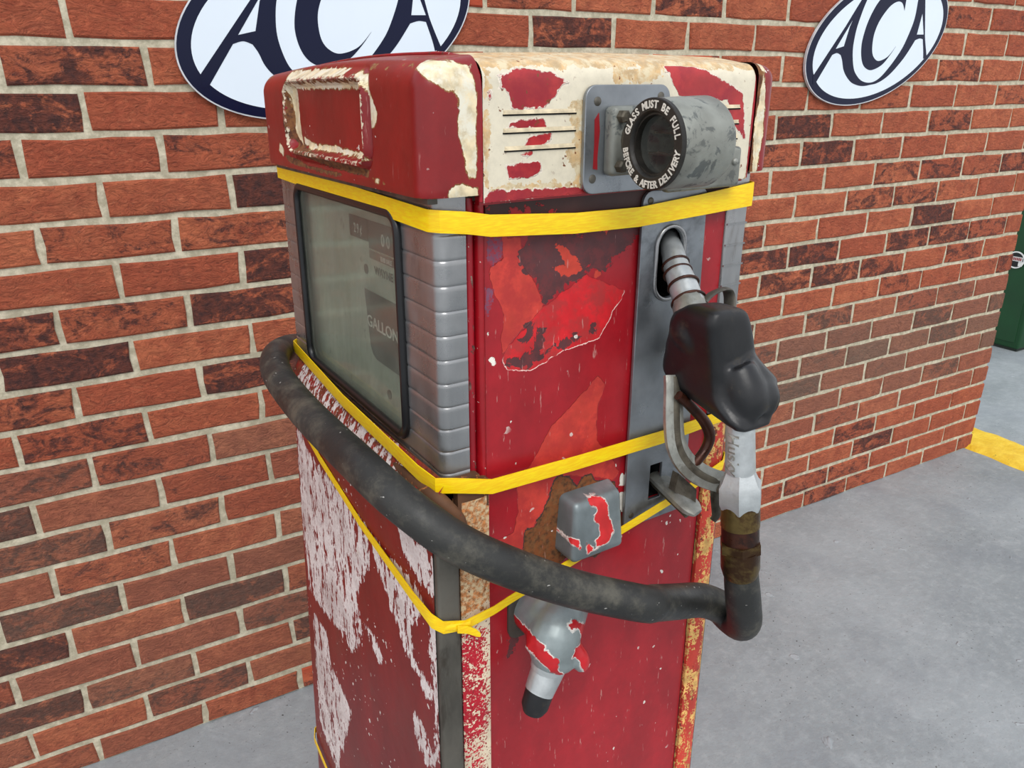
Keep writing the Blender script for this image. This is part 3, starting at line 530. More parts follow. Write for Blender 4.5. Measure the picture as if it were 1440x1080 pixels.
m_hose = g.done(c, g.rng(g.noise(o, 20, 4), .3, .7, .42, .68), 0, g.bump(g.noise(o, 90, 5, .7), .3, .0015))
m_brass = metal('stained_brass', (104, 86, 48), .34, .25, 40, .7, stain=((54, 28, 18), 22, .44, .85), bump=.25)
m_dkbrown = metal('dark_brown_metal', (66, 34, 22), .35, .3, 50, .5, stain=((34, 22, 18), 40, .5, .8))
m_gasket = plain('black_gasket', (20, 20, 22), .35, amt=.2)
g = G('strap_yellow'); o = g.obj(); c = g.mix(g.rng(g.noise(g.scale(o, (1, 1, 8)), 90, 3), .35, .7), lin((250, 200, 0)), lin((255, 222, 10)))
m_strap = g.done(c, .38, 0, g.bump(g.noise(g.scale(o, (.3, .3, 6)), 200, 2), .15, .0006), Subsurface_Weight=0.0)
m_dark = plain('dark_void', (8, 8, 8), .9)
# paint skins
m_side = worn('side_paint', (162, 24, 34), [
    dict(a='salmon', c=(196, 58, 46), c2=(178, 46, 42), c2s=45, sc=60, amp=.003, e=(150, 26, 26), ew=.0006, dep=.5, r=.55, dist=1.2),
    dict(a='bright', c=(205, 26, 34), sc=80, amp=.004, e=(240, 200, 190), ew=.0006, eth=.36, em='edge_on', dep=.4, r=.5, c2=(176, 44, 44), c2s=50),
    dict(a='dark', c=(84, 44, 46), c2=(104, 44, 46), c2s=70, sc=75, amp=.013, sc2=300, amp2=.004, dep=.6, r=.6, dist=1.0),
    dict(a='orange', c=(200, 62, 44), sc=150, amp=.007, dep=.2, r=.6),
    dict(a='purple', c=(122, 72, 96), c2=(160, 30, 44), c2s=220, sc=300, amp=.004, dep=.2, r=.6),
    dict(a='rust', c=(104, 66, 34), c2=(128, 70, 30), c2s=140, sc=110, amp=.006, va=.55, vs=180, e=(70, 50, 42), ew=.0012, r=.85, dep=1.2),
    dict(a='green', c=(92, 96, 84), c2=(124, 88, 50), c2s=260, sc=220, amp=.007, r=.7, dep=.4, va=.5, vs=200),
    dict(a='white', c=(232, 226, 214), sc=160, amp=.0035, r=.5, dep=.6)],
    rough=.34, amt=.16, chips=dict(th=.735, sc=95), scratch=.5, bump=.6)
m_crside = worn('crown_side_paint', (226, 216, 192), [
    dict(a='stain', c=(196, 152, 86), c2=(222, 204, 164), c2s=90, sc=70, amp=.011, op=.75, r=.5, dep=0, va=.3, vs=120, sc2=300, amp2=.004),
    dict(a='edge', c=(150, 92, 40), c2=(214, 190, 150), c2s=120, sc=130, amp=.006, r=.7, dep=.5, va=.5, vs=200),
    dict(a='red', c=(176, 44, 46), c2=(150, 26, 40), c2s=24, sc=110, amp=.0045, e=(240, 226, 208), ew=.0009, eth=.4, dep=-1.0, r=.4)],
    rough=.42, amt=.07, chips=dict(th=.70, sc=240, c=(120, 66, 34)), bump=.8)
m_crfront = worn('crown_front_paint', (138, 18, 20), [
    dict(a='rust', c=(96, 54, 30), c2=(130, 84, 44), c2s=130, sc=110, amp=.003, r=.8, dep=.8, va=.5, vs=160),
    dict(a='cream', c=(222, 204, 166), c2=(232, 226, 206), c2s=60, sc=120, amp=.0042, e=(150, 104, 56), ew=.0006, r=.5, dep=1.0, va=.25, vs=90, st=(1, 1, .7)),
    dict(a='edge', c=(226, 214, 186), c2=(150, 26, 26), c2s=130, sc=170, amp=.006, r=.6, dep=.6)],
    rough=.33, amt=.16, chips=dict(th=.735, sc=150), scratch=.2, bump=.7)
m_door = worn('door_paint', (128, 18, 18), [
    dict(a='rust', c=(118, 62, 34), c2=(158, 34, 28), c2s=90, sc=90, amp=.012, r=.8, dep=.4, va=.5, vs=160),
    dict(a='white', c=(236, 228, 224), c2=(218, 204, 200), c2s=300, sc=75, amp=.020, st=(1, 1, .25), sc2=230, amp2=.018, st2=(1, 1, .4), e=(150, 30, 44), ew=.0008, r=.55, dep=-1, va=.1)],
    rough=.42, amt=.16, vst=(1, 1, .3), chips=dict(th=.69, sc=130), bump=.8, dirt=((110, 60, 50), .35))
m_post = worn('speckled_post_paint', (222, 204, 176), [
    dict(a='rusty', c=(184, 118, 66), c2=(214, 190, 150), c2s=200, sc=60, amp=.05, r=.8, dep=.2, va=.5, vs=260),
    dict(a='redp', c=(184, 18, 40), sc=110, amp=.03, r=.5, dep=-.5, sc2=420, amp2=.055),
    dict(bias=-.012, c=(90, 40, 34), sc=420, amp=.045, r=.8, dep=.4)], rough=.6, amt=.2, bump=.6)
m_rpost = worn('worn_orange_post_paint', (196, 60, 44), [
    dict(bias=-.002, c=(214, 168, 96), sc=80, amp=.03, st=(1, 1, .4), sc2=330, amp2=.02, r=.7, va=.3, vs=100),
    dict(bias=-.011, c=(116, 50, 34), sc=120, amp=.04, st=(1, 1, .5), r=.7)], rough=.5, amt=.3, bump=.6)
m_bead = worn('bead_paint', (150, 14, 30), [dict(bias=-.010, c=(120, 96, 84), c2=(70, 40, 34), sc=150, amp=.04, st=(1, 1, .5), r=.7), dict(bias=-.016, c=(226, 214, 200), sc=260, amp=.045, r=.6)], rough=.35, amt=.3)
m_knob = worn('knob_paint', (140, 150, 152), [dict(a='redp', c=(208, 44, 46), sc=120, amp=.0035, e=(236, 224, 216), ew=.0008, dep=-1, r=.4)], rough=.42, amt=.3, metal=.45, bump=.8)
m_spo = worn('elbow_paint', (148, 158, 158), [dict(a='redp', c=(184, 24, 32), sc=130, amp=.004, e=(236, 230, 222), ew=.0009, dep=-1, r=.35)], rough=.4, amt=.2, metal=.35, bump=.8)
m_rust = worn('rusty_lip', (96, 62, 38), [dict(bias=-.01, c=(150, 96, 50), c2=(120, 50, 34), sc=110, amp=.04, r=.8, va=.5, vs=150), dict(bias=-.013, c=(170, 34, 30), sc=70, amp=.04, st=(1, .5, 1), r=.6)], rough=.75, amt=.4, bump=.7)

# --- inner carcass
part('carcass', box(-.004, .300, .080, .398, .02, 1.325), plain('carcass_paint', (46, 20, 20), .7))
part('plinth', rbox(-.046, .306, -.006, .408, 0, .06, .004), m_steel)

# --- side panel with worn paint; holes cut for the nozzle and the hook
HC = (.2035, 1.2495)
def capsule(cx, z0, z1, r, n=10):
    return [(cx+r*math.cos(math.pi*k/n), z1-r+r*math.sin(math.pi*k/n)) for k in range(n+1)]+[(cx-r*math.cos(math.pi*k/n), z0+r-r*math.sin(math.pi*k/n)) for k in range(n+1)]
def in_hole(x, z): return (.1855 < x < .2215 and 1.2155 < z < 1.2835) or (.1962 < x < .2158 and 1.0015 < z < 1.0450)
us, vs = ar(.0085, .2785, .0028), np.concatenate([ar(.06, .72, .01)[:-1], ar(.72, 1.322, .0028)])
V, F = gridf(us, vs, lambda u, v: (u, -.0008*math.sin(u*22)*0, v), in_hole)
P2 = V[:, [0, 2]]
ta, tb = np.array(D['sp_bright'][0][14]), np.array(D['sp_bright'][0][5]); nn = np.array([-(tb-ta)[1], (tb-ta)[0]]); nn /= np.linalg.norm(nn)
at = dict(edge_on=np.clip(.5-((P2-ta)@nn)/.004, 0, 1), salmon=sdpoly(P2, D['sp_salmon']), bright=sdpoly(P2, D['sp_bright']), dark=sdpoly(P2, D['sp_dark']+D['sp_low']), orange=sdpoly(P2, D['sp_orange']), rust=sdpoly(P2, D['sp_rust']),
          green=sdpoly(P2, D['sp_green']), white=sdpoly(P2, D['sp_white']), purple=sdpoly(P2, D['sp_purple']))
# returned edge along both sides gives the sheet its thickness
sp = part('side_panel', (V, F), m_side, attrs=at, smooth=True)
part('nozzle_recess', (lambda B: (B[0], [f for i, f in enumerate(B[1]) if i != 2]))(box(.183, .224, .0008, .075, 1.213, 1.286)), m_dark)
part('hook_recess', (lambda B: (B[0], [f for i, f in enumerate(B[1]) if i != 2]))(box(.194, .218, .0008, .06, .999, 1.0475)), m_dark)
# beads left and right of the panel
def vstrip(xa, xb, y, z0, z1, bulge, step=.01, n=6, th=.012):
    xs = np.linspace(xa, xb, n+1)
    def fn(u, v):
        t = (u-xa)/(xb-xa); return (u, y-bulge*math.sin(math.pi*t)**.6, v)
    V, F = gridf(xs, ar(z0, z1, step), fn); nz = len(ar(z0, z1, step)); b0 = len(V)
    V = np.concatenate([V, V[:nz]*[1, 0, 1]+[0, y+th, 0], V[-nz:]*[1, 0, 1]+[0, y+th, 0]])
    for j in range(nz-1):
        F += [(j, j+1, b0+j+1, b0+j), (n*nz+j, n*nz+j+1, b0+nz+j+1, b0+nz+j)]
    return V, F
part('panel_bead', vstrip(-.0085, .0000, .003, 1.07, 1.324, .004), m_bead, ang=50)
m_redbead = worn('red_bead_paint', (158, 16, 28), [dict(bias=-.018, c=(226, 200, 190), sc=200, amp=.045, r=.6)], rough=.3, amt=.2)
part('panel_bead', vstrip(.0010, .0085, .001, 1.055, 1.322, .0045), m_redbead, ang=50)
# --- lower corner: bare steel strip and speckled post
def with_attr(name, VF, mat, attrs, parent=pump, ang=50):
    o = build(name, W(VF[0]), VF[1], mat, parent, attrs=attrs); return fixn(o, ang)
V, F = vstrip(-.0250, .0050, -.010, .06, 1.070, .0015, .008)
with_attr('corner_post', (V, F), m_post, dict(rusty=np.clip((V[:, 2]-.955)*1.6, -.06, .06), redp=np.clip(.004+.006*np.sin(V[:, 2]*31)+.005*np.sin(V[:, 2]*77)-np.clip(V[:, 2]-.93, 0, 1)*.9-np.clip(V[:, 0]+.006, 0, 1)*1.6, -.2, .012)))
part('corner_strip', rbox(-.0505, -.0285, -.0165, .012, .06, 1.045, .003), m_steel, ang=40)
part('corner_gap', box(-.0285, -.0250, -.0085, .01, .06, 1.06), m_dark)
# --- right-hand posts
part('back_corner_post', vstrip(.2805, .3055, -.004, .06, 1.075, .003, .01), m_rpost, ang=50)
part('seam_gap', box(.2785, .2805, .001, .01, .06, 1.08), m_dark)
part('back_edge', rbox(.3060, .3115, .000, .41, .06, 1.07, .001), m_steel)
# --- lower display door (bulged, flaring slightly towards the far side)
def doorx(y, z):
    t = min(1, max(0, y/.40)); return -.0515-.004*math.sin(math.pi*t)-.010*t*max(0, (1.06-z))
ys, zs = ar(-.010, .405, .005), np.concatenate([ar(.08, .42, .012)[:-1], ar(.42, 1.094, .0035)])
def dfn(y, z):
    yy = y+(.075*max(0, 1.0-z))*(max(0, y)/.405)
    x = doorx(y, z)
    if z > 1.056: x += .015*((z-1.056)/.038)**2
    if y > .385: x += .02*((y-.385)/.02)**2
    return (x, yy, z)
V, F = gridf(ys, zs, dfn); P2 = V[:, 1:3]
with_attr('display_door', (V, F), m_door, dict(white=np.maximum(np.minimum(sdpoly(P2, D['ld_white'][1:])*1.3, .0040)-.0006, np.minimum(sdpoly(P2, D['ld_white'][:1]), .0012)-.0012), rust=np.maximum(sdpoly(P2, D['ld_rust']), (V[:, 2]-1.068)*.8)), ang=60)
# rusty lip under the window running back along the display side and turning down at the corner
lip = [(-.0440, .100, 1.078), (-.0450, .060, 1.0775), (-.0450, .03, 1.078), (-.0450, .01, 1.079), (-.043, -.006, 1.078), (-.036, -.0155, 1.070), (-.029, -.0175, 1.058), (-.0265, -.0175, 1.040), (-.0275, -.017, 1.018)]
part('window_ledge', tube([(*p, (.002, .005, .0070, .0078, .0075)[i] if i < 5 else .0062) for i, p in enumerate(lip)], 14, True, 5), m_rust, ang=60)
part('window_ledge', join([box(-.036, -.004, -.010, .400, 1.085, 1.092), box(-.026, .0045, -.0105, -.002, 1.060, 1.086)]), m_rust)

# --- chrome window surround with pressed ribs
Z0, Z1 = 1.078, 1.326
ribz = [1.2979-.0203*k for k in range(0, 12)]
def groove(z):
    d = min(abs(z-r) for r in ribz); return .0009*math.exp(-(d/.0010)**2)
def surround():
    zs = sorted(set([round(v, 5) for v in ar(Z0, Z1, .0035)]+[round(r+e, 5) for r in ribz if Z0 < r < Z1 for e in (-.0016, -.0008, 0, .0008, .0016)]))
    # near column + side return
    prof = [(-.035, .066, 1), (-.035, .05, 1), (-.035, .035, 1), (-.035, .02, 1), (-.035, .008, 1)]
    for k in range(1, 6):
        a = math.pi/2*k/5; prof.append((-.035+.010-.010*math.cos(a), -.002+.010-.010*math.sin(a), .8))
    prof += [(-.017, -.002, .8), (-.009, -.002, .8), (-.0085, .008, 0)]
    parts_ = []
    def loft(pr):
        V, F = [], []; n = len(zs)
        for (x, y, g_) in pr:
            for z in zs:
                d = groove(z)*g_; V.append((x+(d if y > 0 else d*.5), y+(0 if y > 0 else d), z))
        for i in range(len(pr)-1):
            for j in range(n-1): F.append((i*n+j, (i+1)*n+j, (i+1)*n+j+1, i*n+j+1))
        return np.array(V), F
    parts_.append(loft(prof))
    parts_.append(loft([(-.015, .4065, 0), (-.035, .404, 1), (-.035, .39, 1), (-.035, .37, 1), (-.035, .343, 1)]))
    # rails above and below the window with rounded window corners
    rr = rrect(.066, .343, 1.1035, 1.3065, .016, 6)
    V, F = curve_fill([(.0655, Z0), (.3435, Z0), (.3435, Z1), (.0655, Z1)], [rr], .002)
    parts_.append((np.stack([-.0330+V[:, 2], V[:, 0], V[:, 1]], 1), F))
    return join(parts_)
part('window_surround', surround(), m_chrome, ang=35)
part('window_surround', join([rbox(.2785, .3065, -.003, .012, Z0, Z1, .003)]+[box(.2790, .3060, -.0040, -.0028, r-.0008, r+.0008) for r in ribz if r > Z0]), m_chrome, ang=30)
part('window_surround', rbox(.296, .3065, .006, .404, Z0, Z1, .003), m_chrome, ang=30)
rr = rrect(.0665, .3425, 1.1040, 1.3060, .016, 8); pth = [(-.0365, y, z, .0046) for y, z in rr]+[(-.0365, *rr[0], .0046)]
part('window_gasket', tube(pth, 8, False), m_gasket, ang=60)
m_gl = G('window_glass'); m_gl = m_gl.done(lin((225, 232, 228)), .08, 0, None, Transmission_Weight=1.0, IOR=1.1, Alpha=1.0)
g = G('dusty_glass'); o = g.obj()
tr = g.n('ShaderNodeBsdfTransparent'); tr.inputs[0].default_value = (.92, .95, .93, 1); gl = g.n('ShaderNodeBsdfGlossy'); gl.inputs['Roughness'].default_value = .08; df = g.n('ShaderNodeBsdfDiffuse'); df.inputs[0].default_value = lin((150, 150, 138))
fr = g.n('ShaderNodeFresnel'); fr.inputs[0].default_value = 1.45; mx = g.n('ShaderNodeMixShader'); g.put(mx.inputs[0], g.m2('MULTIPLY', fr.outputs[0], .30)); g.put(mx.inputs[1], tr.outputs[0]); g.put(mx.inputs[2], gl.outputs[0])
mx2 = g.n('ShaderNodeMixShader'); g.put(mx2.inputs[0], g.rng(g.noise(g.scale(o, (1, 1, .4)), 30, 6, .7), .3, .8, .10, .30)); g.put(mx2.inputs[1], mx.outputs[0]); g.put(mx2.inputs[2], df.outputs[0]); g.put(g.out.inputs[0], mx2.outputs[0]); m_glass = g.m
part('window_pane', box(-.0345, -.0325, .067, .342, 1.1045, 1.3055), m_glass)
# dial plate behind the glass
g = G('dial_paint'); o = g.obj(); c = g.mix(g.rng(g.noise(g.scale(o, (1, 1, .25)), 26, 6, .7), .3, .75), lin((172, 180, 162)), lin((208, 212, 194)))
c = g.mix(g.rng(g.noise(o, 70, 3, .6), .66, .7, 0, .6), c, lin((112, 112, 96))); m_dial = g.done(c, .6)
m_dpan = plain('dial_dark', (58, 64, 60), .5, amt=.25, sc=60); m_dlet = plain('dial_lettering', (232, 232, 220), .5); m_dbk = plain('dial_black_lettering', (44, 46, 42), .5)
XD = -.0235
dial = part('dial_plate', box(XD, XD+.002, .060, .398, 1.085, 1.315), m_dial)
def onX(VF, x, cy, cz):
    V, F = VF; return np.stack([x-V[:, 2], cy-V[:, 0], cz+V[:, 1]], 1), F
part('dial_panel', (lambda VF: (np.stack([XD-.0006+VF[0][:, 2], VF[0][:, 0], VF[0][:, 1]], 1), VF[1]))(curve_fill([(.068, 1.2197), (.1830, 1.2194), (.1752, 1.162), (.1700, 1.1545), (.1600, 1.1508), (.068, 1.1508)], [], .0004)), m_dpan, dial)
part('dial_panel', box(XD-.0010, XD-.0002, .1655, .2134, 1.2680, 1.2890), m_dpan, dial)
part('dial_panel', box(XD-.0010, XD-.0002, .0800, .1640, 1.2625, 1.2890), m_dpan, dial)
part('dial_panel', box(XD-.0010, XD-.0002, .0800, .1640, 1.2530, 1.2605), plain('dial_grey', (118, 112, 100), .5), dial)
def dtext(s, cy, z, size, mat, sx=1.0):
    V, F = text_fill(s, size, .0002, 0.00012); V = V*[sx, 1, 1]; part('dial_lettering', onX((V, F), XD-.0014, cy, z), mat, dial)
dtext('GALLONS', .1365, 1.1830, .0165, m_dlet, 1.18)
dtext('WAYNE', .1305, 1.2395, .0110, m_dbk, 1.1)
dtext('2 9 ¢', .1900, 1.2730, .0130, m_dlet, .8)
dtext('THIS SALE', .1230, 1.2545, .0060, m_dlet)
dtext('0 0', .122, 1.2690, .0160, m_dlet)
for cy_, cz_ in ((.1337, 1.1224), (.176, 1.2400)):
    part('dial_hole', tube([(XD-.0010, cy_, cz_, .0048), (XD-.0002, cy_, cz_, .0048)], 18), m_dpan, dial)

# --- the crown
def rgrid(x0, x1, y0, y1, z0, z1, r, st, ex=(1, 1, 1, 1, 1, 1), faces='xXyYzZ', rz=None):
    """box skin on a fine grid, rounded on the sides flagged in ex (x0,x1,y0,y1,z0,z1)"""
    Vs, Fs = [], []
    nx, ny, nz = [max(2, int(round(d/st))) for d in (x1-x0, y1-y0, z1-z0)]
    def face(fn, a, b):
        us, vs = np.linspace(0, 1, a+1), np.linspace(0, 1, b+1); Vs.append(gridf(us, vs, fn))
    if 'x' in faces: face(lambda u, v: (x0, y0+(y1-y0)*u, z0+(z1-z0)*v), ny, nz)
    if 'X' in faces: face(lambda u, v: (x1, y0+(y1-y0)*u, z0+(z1-z0)*v), ny, nz)
    if 'y' in faces: face(lambda u, v: (x0+(x1-x0)*u, y0, z0+(z1-z0)*v), nx, nz)
    if 'Y' in faces: face(lambda u, v: (x0+(x1-x0)*u, y1, z0+(z1-z0)*v), nx, nz)
    if 'Z' in faces: face(lambda u, v: (x0+(x1-x0)*u, y0+(y1-y0)*v, z1), nx, ny)
    if 'z' in faces: face(lambda u, v: (x0+(x1-x0)*u, y0+(y1-y0)*v, z0), nx, ny)
    V, F = join(Vs); raw = V.copy()
    lo = np.array([x0+r*ex[0] if ex[0] else x0-1, y0+r*ex[2] if ex[2] else y0-1, z0+r*ex[4] if ex[4] else z0-1])
    hi = np.array([x1-r*ex[1] if ex[1] else x1+1, y1-r*ex[3] if ex[3] else y1+1, z1-r*ex[5] if ex[5] else z1+1])
    inn = np.clip(V, lo, hi); d = V-inn; 
    R3 = r*np.array([ex[0] if True else 1, 1, 1]); L = np.linalg.norm(d, axis=1); k = L > 1e-9
    rad = np.where(k, r, 0); sc = np.ones(len(V)); sc[k] = rad[k]/L[k]
    # keep flat faces flat: scale so that the largest component equals r only where several axes are active
    V = inn+d*np.minimum(sc, 1)[:, None]
    return V, F, raw
def weld(o, d=1e-5):
    bm = bmesh.new(); bm.from_mesh(o.data); bmesh.ops.remove_doubles(bm, verts=bm.verts, dist=d); bmesh.ops.recalc_face_normals(bm, faces=bm.faces); bm.to_mesh(o.data); bm.free()
    o.data.polygons.foreach_set('use_smooth', [True]*len(o.data.polygons)); o.data.set_sharp_from_angle(angle=math.radians(40)); return o
def sdrr(y, z, y0, y1, z0, z1, r):
    cy, cz = (y0+y1)/2, (z0+z1)/2; qx = np.abs(y-cy)-((y1-y0)/2-r); qz = np.abs(z-cz)-((z1-z0)/2-r)
    return -(np.hypot(np.maximum(qx, 0), np.maximum(qz, 0))+np.minimum(np.maximum(qx, qz), 0)-r)
CZ0, CZ1 = 1.3270, 1.4190
topw = lambda V: np.clip((V[:, 2]-1.397)/.022, 0, 1)*.006*np.sin(np.clip((V[:, 1]+.014)/.419, 0, 1)*math.pi)
# front cap (display side)
V, F, raw = rgrid(-.050, -.0015, -.014, .405, CZ0, CZ1, .017, .0028, (1, 0, 1, 1, .3, 1), 'xyYZz')
sd = sdrr(V[:, 1], V[:, 2], .088, .302, 1.3465, 1.4085, .013)      # recessed panel with a rolled frame
front = np.clip((-.040-V[:, 0])/.004, 0, 1)
prof = np.where(sd > .0035, .0065, 0)*np.clip((sd-.0005)/.004, 0, 1)
ridge = -.0042*np.exp(-((sd+.0015)/.0026)**2)
gr = .0034*np.exp(-((sd+.0075)/.0022)**2)
V[:, 0] += front*(np.clip(sd/.004, 0, 1)*.0065+ridge+gr)
V[:, 2] += topw(V)+np.clip((V[:, 2]-1.397)/.022, 0, 1)*.0065*np.clip((V[:, 0]+.050)/.05, 0, 1)
V[:, 0] -= .0012*np.sin(V[:, 1]*9)*front
P2 = V[:, 1:3]; isf = front > .2; side = (raw[:, 1] < -.0139) | (V[:, 1] < -.004)
cream = np.where(V[:, 1] > .0, sdpoly(P2, D['cf_cream']), -.02); sside = sdpoly(V[:, [0, 2]], D['cf_side']); cr2_ = sdpoly(P2, D['cf_cream'][2:3]); cream = np.where(V[:, 1] < .004, sside, np.where(V[:, 1] < .05, np.maximum(cream, cr2_), cream))
topk = np.clip((V[:, 2]-1.4205)*1.0, -.02, .004); cream = np.maximum(cream, np.where(raw[:, 2] > CZ1-1e-4, -.0012, -.02)*1.0)
rustf = np.where(isf, sdpoly(P2, D['cf_rust']), -.02); rustf = np.minimum(rustf, .004)
edge = -.010+.009*np.clip(1-(V[:, 2]-CZ0)/.006, 0, 1); edge = np.maximum(edge, -.009+.010*np.exp(-((sd+.001)/.004)**2)*isf)
o = build('crown_cap', W(V), F, m_crfront, pump, attrs=dict(cream=cream, rust=rustf, edge=edge)); weld(o)
# cap on the back display
V, F, raw = rgrid(.2905, .3165, -.014, .405, CZ0, CZ1, .012, .003, (0, 1, 1, 1, .3, 1), 'XyYZz')
V[:, 2] += topw(V)+np.clip((V[:, 2]-1.397)/.022, 0, 1)*.004*np.clip((.3165-V[:, 0])/.026, 0, 1)
o = build('crown_cap', W(V), F, m_crfront, pump, attrs=dict(cream=np.where(V[:, 1] < .01, .0040-np.abs(V[:, 0]-.2975), -.02)+.002*np.sin(V[:, 2]*61), rust=.003-np.abs(V[:, 0]-.2935), edge=np.full(len(V), -.004))); weld(o)
# middle section of the crown
V, F, raw = rgrid(.0015, .2885, -.012, .403, CZ0-.006, CZ1+.001, .012, .0028, (0, 0, 1, 1, 0, 1), 'yYZ')
yk = np.clip((V[:, 1]+.012)/.05, 0, 1); V[:, 2] += topw(V)+np.clip((V[:, 2]-1.397)/.022, 0, 1)*(.0065*yk+.002*np.sin(V[:, 0]/.29*math.pi))
P2 = V[:, [0, 2]]; isy = raw[:, 1] < -.0119
cen = sdpoly(P2, D['cs_rust']); zt = np.clip((V[:, 2]-1.409)/.012, 0, 1)
o = build('crown_side_panel', W(V), F, m_crside, pump, attrs=dict(
    stain=np.maximum(np.where(isy, cen, .0), -.010+.016*zt), edge=np.maximum(-.013+.014*np.clip(1-(V[:, 2]-1.322)/.006, 0, 1), -.013+.013*np.clip(1-np.minimum(V[:, 0]-.0015, .2885-V[:, 0])/.004, 0, 1)),
    red=np.where(isy, sdpoly(P2, D['cs_red']), -.0048))); weld(o)
def seam(x, k):
    pts = [(x, -.0105, 1.322, .0016), (x, -.0112, 1.36, .0016), (x, -.0108, 1.400, .0016), (x, -.0065, 1.4150, .0016)]
    for y in np.linspace(.012, .385, 12): pts.append((x, y, 1.4195+.0065*k*min(1, (y+.012)/.05)+.006*math.sin(math.pi*(y+.014)/.419), .0015))
    return tube(pts, 8, True, 3)
part('crown_seam', seam(-.0001, 1.0), m_bead); part('crown_seam', seam(.2895, .6), m_bead)
# louvres
m_louv = plain('louvre_cream', (208, 192, 160), .5, amt=.25, sc=90)
for x0_, x1_, z_ in ((.0187, .0868, 1.3843), (.0187, .0868, 1.3713), (.0200, .0870, 1.3583), (.225, .272, 1.3843), (.225, .272, 1.3713), (.225, .272, 1.3583)):
    V = np.array([(x0_, -.0118, z_), (x1_, -.0118, z_), (x1_-.001, -.0136, z_+.0002), (x0_+.001, -.0136, z_+.0002), (x0_, -.0118, z_+.0034), (x1_, -.0118, z_+.0034), (x1_-.002, -.0130, z_+.0018), (x0_+.002, -.0130, z_+.0018)])
    l = part('louvre', (V, [(0, 1, 2, 3), (3, 2, 6, 7), (7, 6, 5, 4), (0, 3, 7, 4), (1, 5, 6, 2)]), m_louv)
    part('slot', box(x0_, x1_, -.0126, -.0117, z_-.0010, z_+.0002), m_dark, l)
# rim under the crown
part('crown_rim', join([box(.001, .29, -.006, .003, 1.3185, 1.3262)]), m_redbead)
part('head_rail', box(-.040, .308, .0005, .40, 1.3215, 1.3275), m_steel)
part('top_band', rbox(.0085, .2785, -.0022, .004, 1.3035, 1.3195, .001), worn('dark_band', (64, 34, 30), [dict(bias=-.004, c=(150, 26, 32), sc=40, amp=.03, r=.5)], rough=.5))

# --- nozzle plate
def onY(VF, y): V, F = VF; return np.stack([V[:, 0], y-V[:, 2], V[:, 1]], 1), F
op = [(.1685, 1.3060)]+[(.1685+.0100-.0100*math.cos(a), 1.3070+.0100*math.sin(a)) for a in np.linspace(.1, math.pi/2, 6)]+[(.2370+.0085*math.sin(a), 1.3070+.0085*math.cos(a)) for a in np.linspace(0, math.pi/2, 6)]+[(.2485, 1.08), (.2495, .992)]+[(.2435+.006*math.cos(a), .986-.006*math.sin(a)) for a in np.linspace(0.2, math.pi/2, 5)]+[(.1745-.007*math.sin(a), .987-.007*math.cos(a)) for a in np.linspace(0, math.pi/2, 6)]
np_ = part('nozzle_plate', onY(curve_fill(op, [capsule(.2035, 1.2165, 1.2830, .0165), rrect(.1975, .2145, 1.003, 1.0435, .0012, 3)], .0012, .0006), -.0045), m_plate, ang=30)
hole = capsule(.2035, 1.2155, 1.2840, .0175, 14); pth = [(x, -.0072, z, .0019) for x, z in hole]+[(hole[0][0], -.0072, hole[0][1], .0019)]
part('hole_rim', tube(pth, 8, False), m_chrome, np_, ang=60)
for c in ((.1760, -.006, 1.3085), (.2370, -.006, 1.3075), (.1760, -.006, .9925)):
    part('screw', screw_vf(c, .0032), m_dirtym, np_, ang=40)

# --- gauge plate and sight glass
gp = part('gauge_plate', onY(curve_fill(rrect(.0925, .1800, 1.3215, 1.4040, .010, 6), [], .0012, .0008), -.0155), m_plate, ang=30)
for c in ((.1035, -.017, 1.3925), (.1010, -.017, 1.3330), (.172, -.017, 1.3300), (.1700, -.017, 1.3955)):
    part('screw', screw_vf(c, .0036, .0014), m_steel, gp, ang=40)
part('worn_paint_streak', onY(curve_fill([(.1010, 1.379), (.1050, 1.384), (.1065, 1.370), (.1050, 1.350), (.1055, 1.340), (.1010, 1.341), (.1015, 1.360)], [], .0002), -.0178), plain('streak_red', (150, 26, 34), .4), gp)
g = G('sight_casting'); o = g.obj(); c = vary(g, o, lin((146, 148, 140)), 22, .22)
c = g.mix(g.rng(g.noise(o, 60, 5, .7, .6), .53, .60, 0, .8), c, lin((84, 90, 90))); c = g.mix(g.rng(g.noise(o, 16, 4), .4, .62, 0, .5), c, lin((92, 90, 82)))
m_sg = g.done(c, .5, .35, g.bump(g.noise(o, 240, 5, .7), .3, .001))
m_rim = plain('sight_rim_black', (34, 31, 26), .5, .2, .4, 120, .4); m_let = plain('sight_lettering', (214, 208, 196), .6)
sg = empty('sight_glass', PM, None, None); sg.parent = pump; sg.matrix_parent_inverse = Matrix.Identity(4); sg.matrix_local = Matrix.Identity(4)
CX0, CY, CZ, CR = .1000, -.0870, 1.3630, .0325
def ring(prof, seg=64, cy=CY, cz=CZ):
    V, F = [], []
    for x, r in prof:
        for k in range(seg): a = 2*math.pi*k/seg; V.append((x, cy-r*math.cos(a), cz+r*math.sin(a)))
    for i in range(len(prof)-1): F += [(i*seg+k, i*seg+(k+1) % seg, (i+1)*seg+(k+1) % seg, (i+1)*seg+k) for k in range(seg)]
    return V, F
COL.objects.unlink(sg); bpy.data.objects.remove(sg)
sg = part('sight_glass', ring([(CX0+.004, .0215), (CX0+.004, CR-.0008), (CX0+.0055, CR), (CX0+.050, CR+.0008), (CX0+.054, CR-.001), (CX0+.055, CR-.006), (CX0+.055, .0215), (CX0+.004, .0215)]), m_sg, ang=40)
sg['label'] = 'grey cylindrical sight glass housing'
part('lens_ring', ring([(CX0+.004, CR), (CX0+.0005, CR), (CX0, CR-.0006), (CX0, .0238), (CX0+.001, .0228), (CX0+.003, .0222), (CX0+.003, .0208), (CX0+.008, .0205)]), m_rim, sg, ang=35)
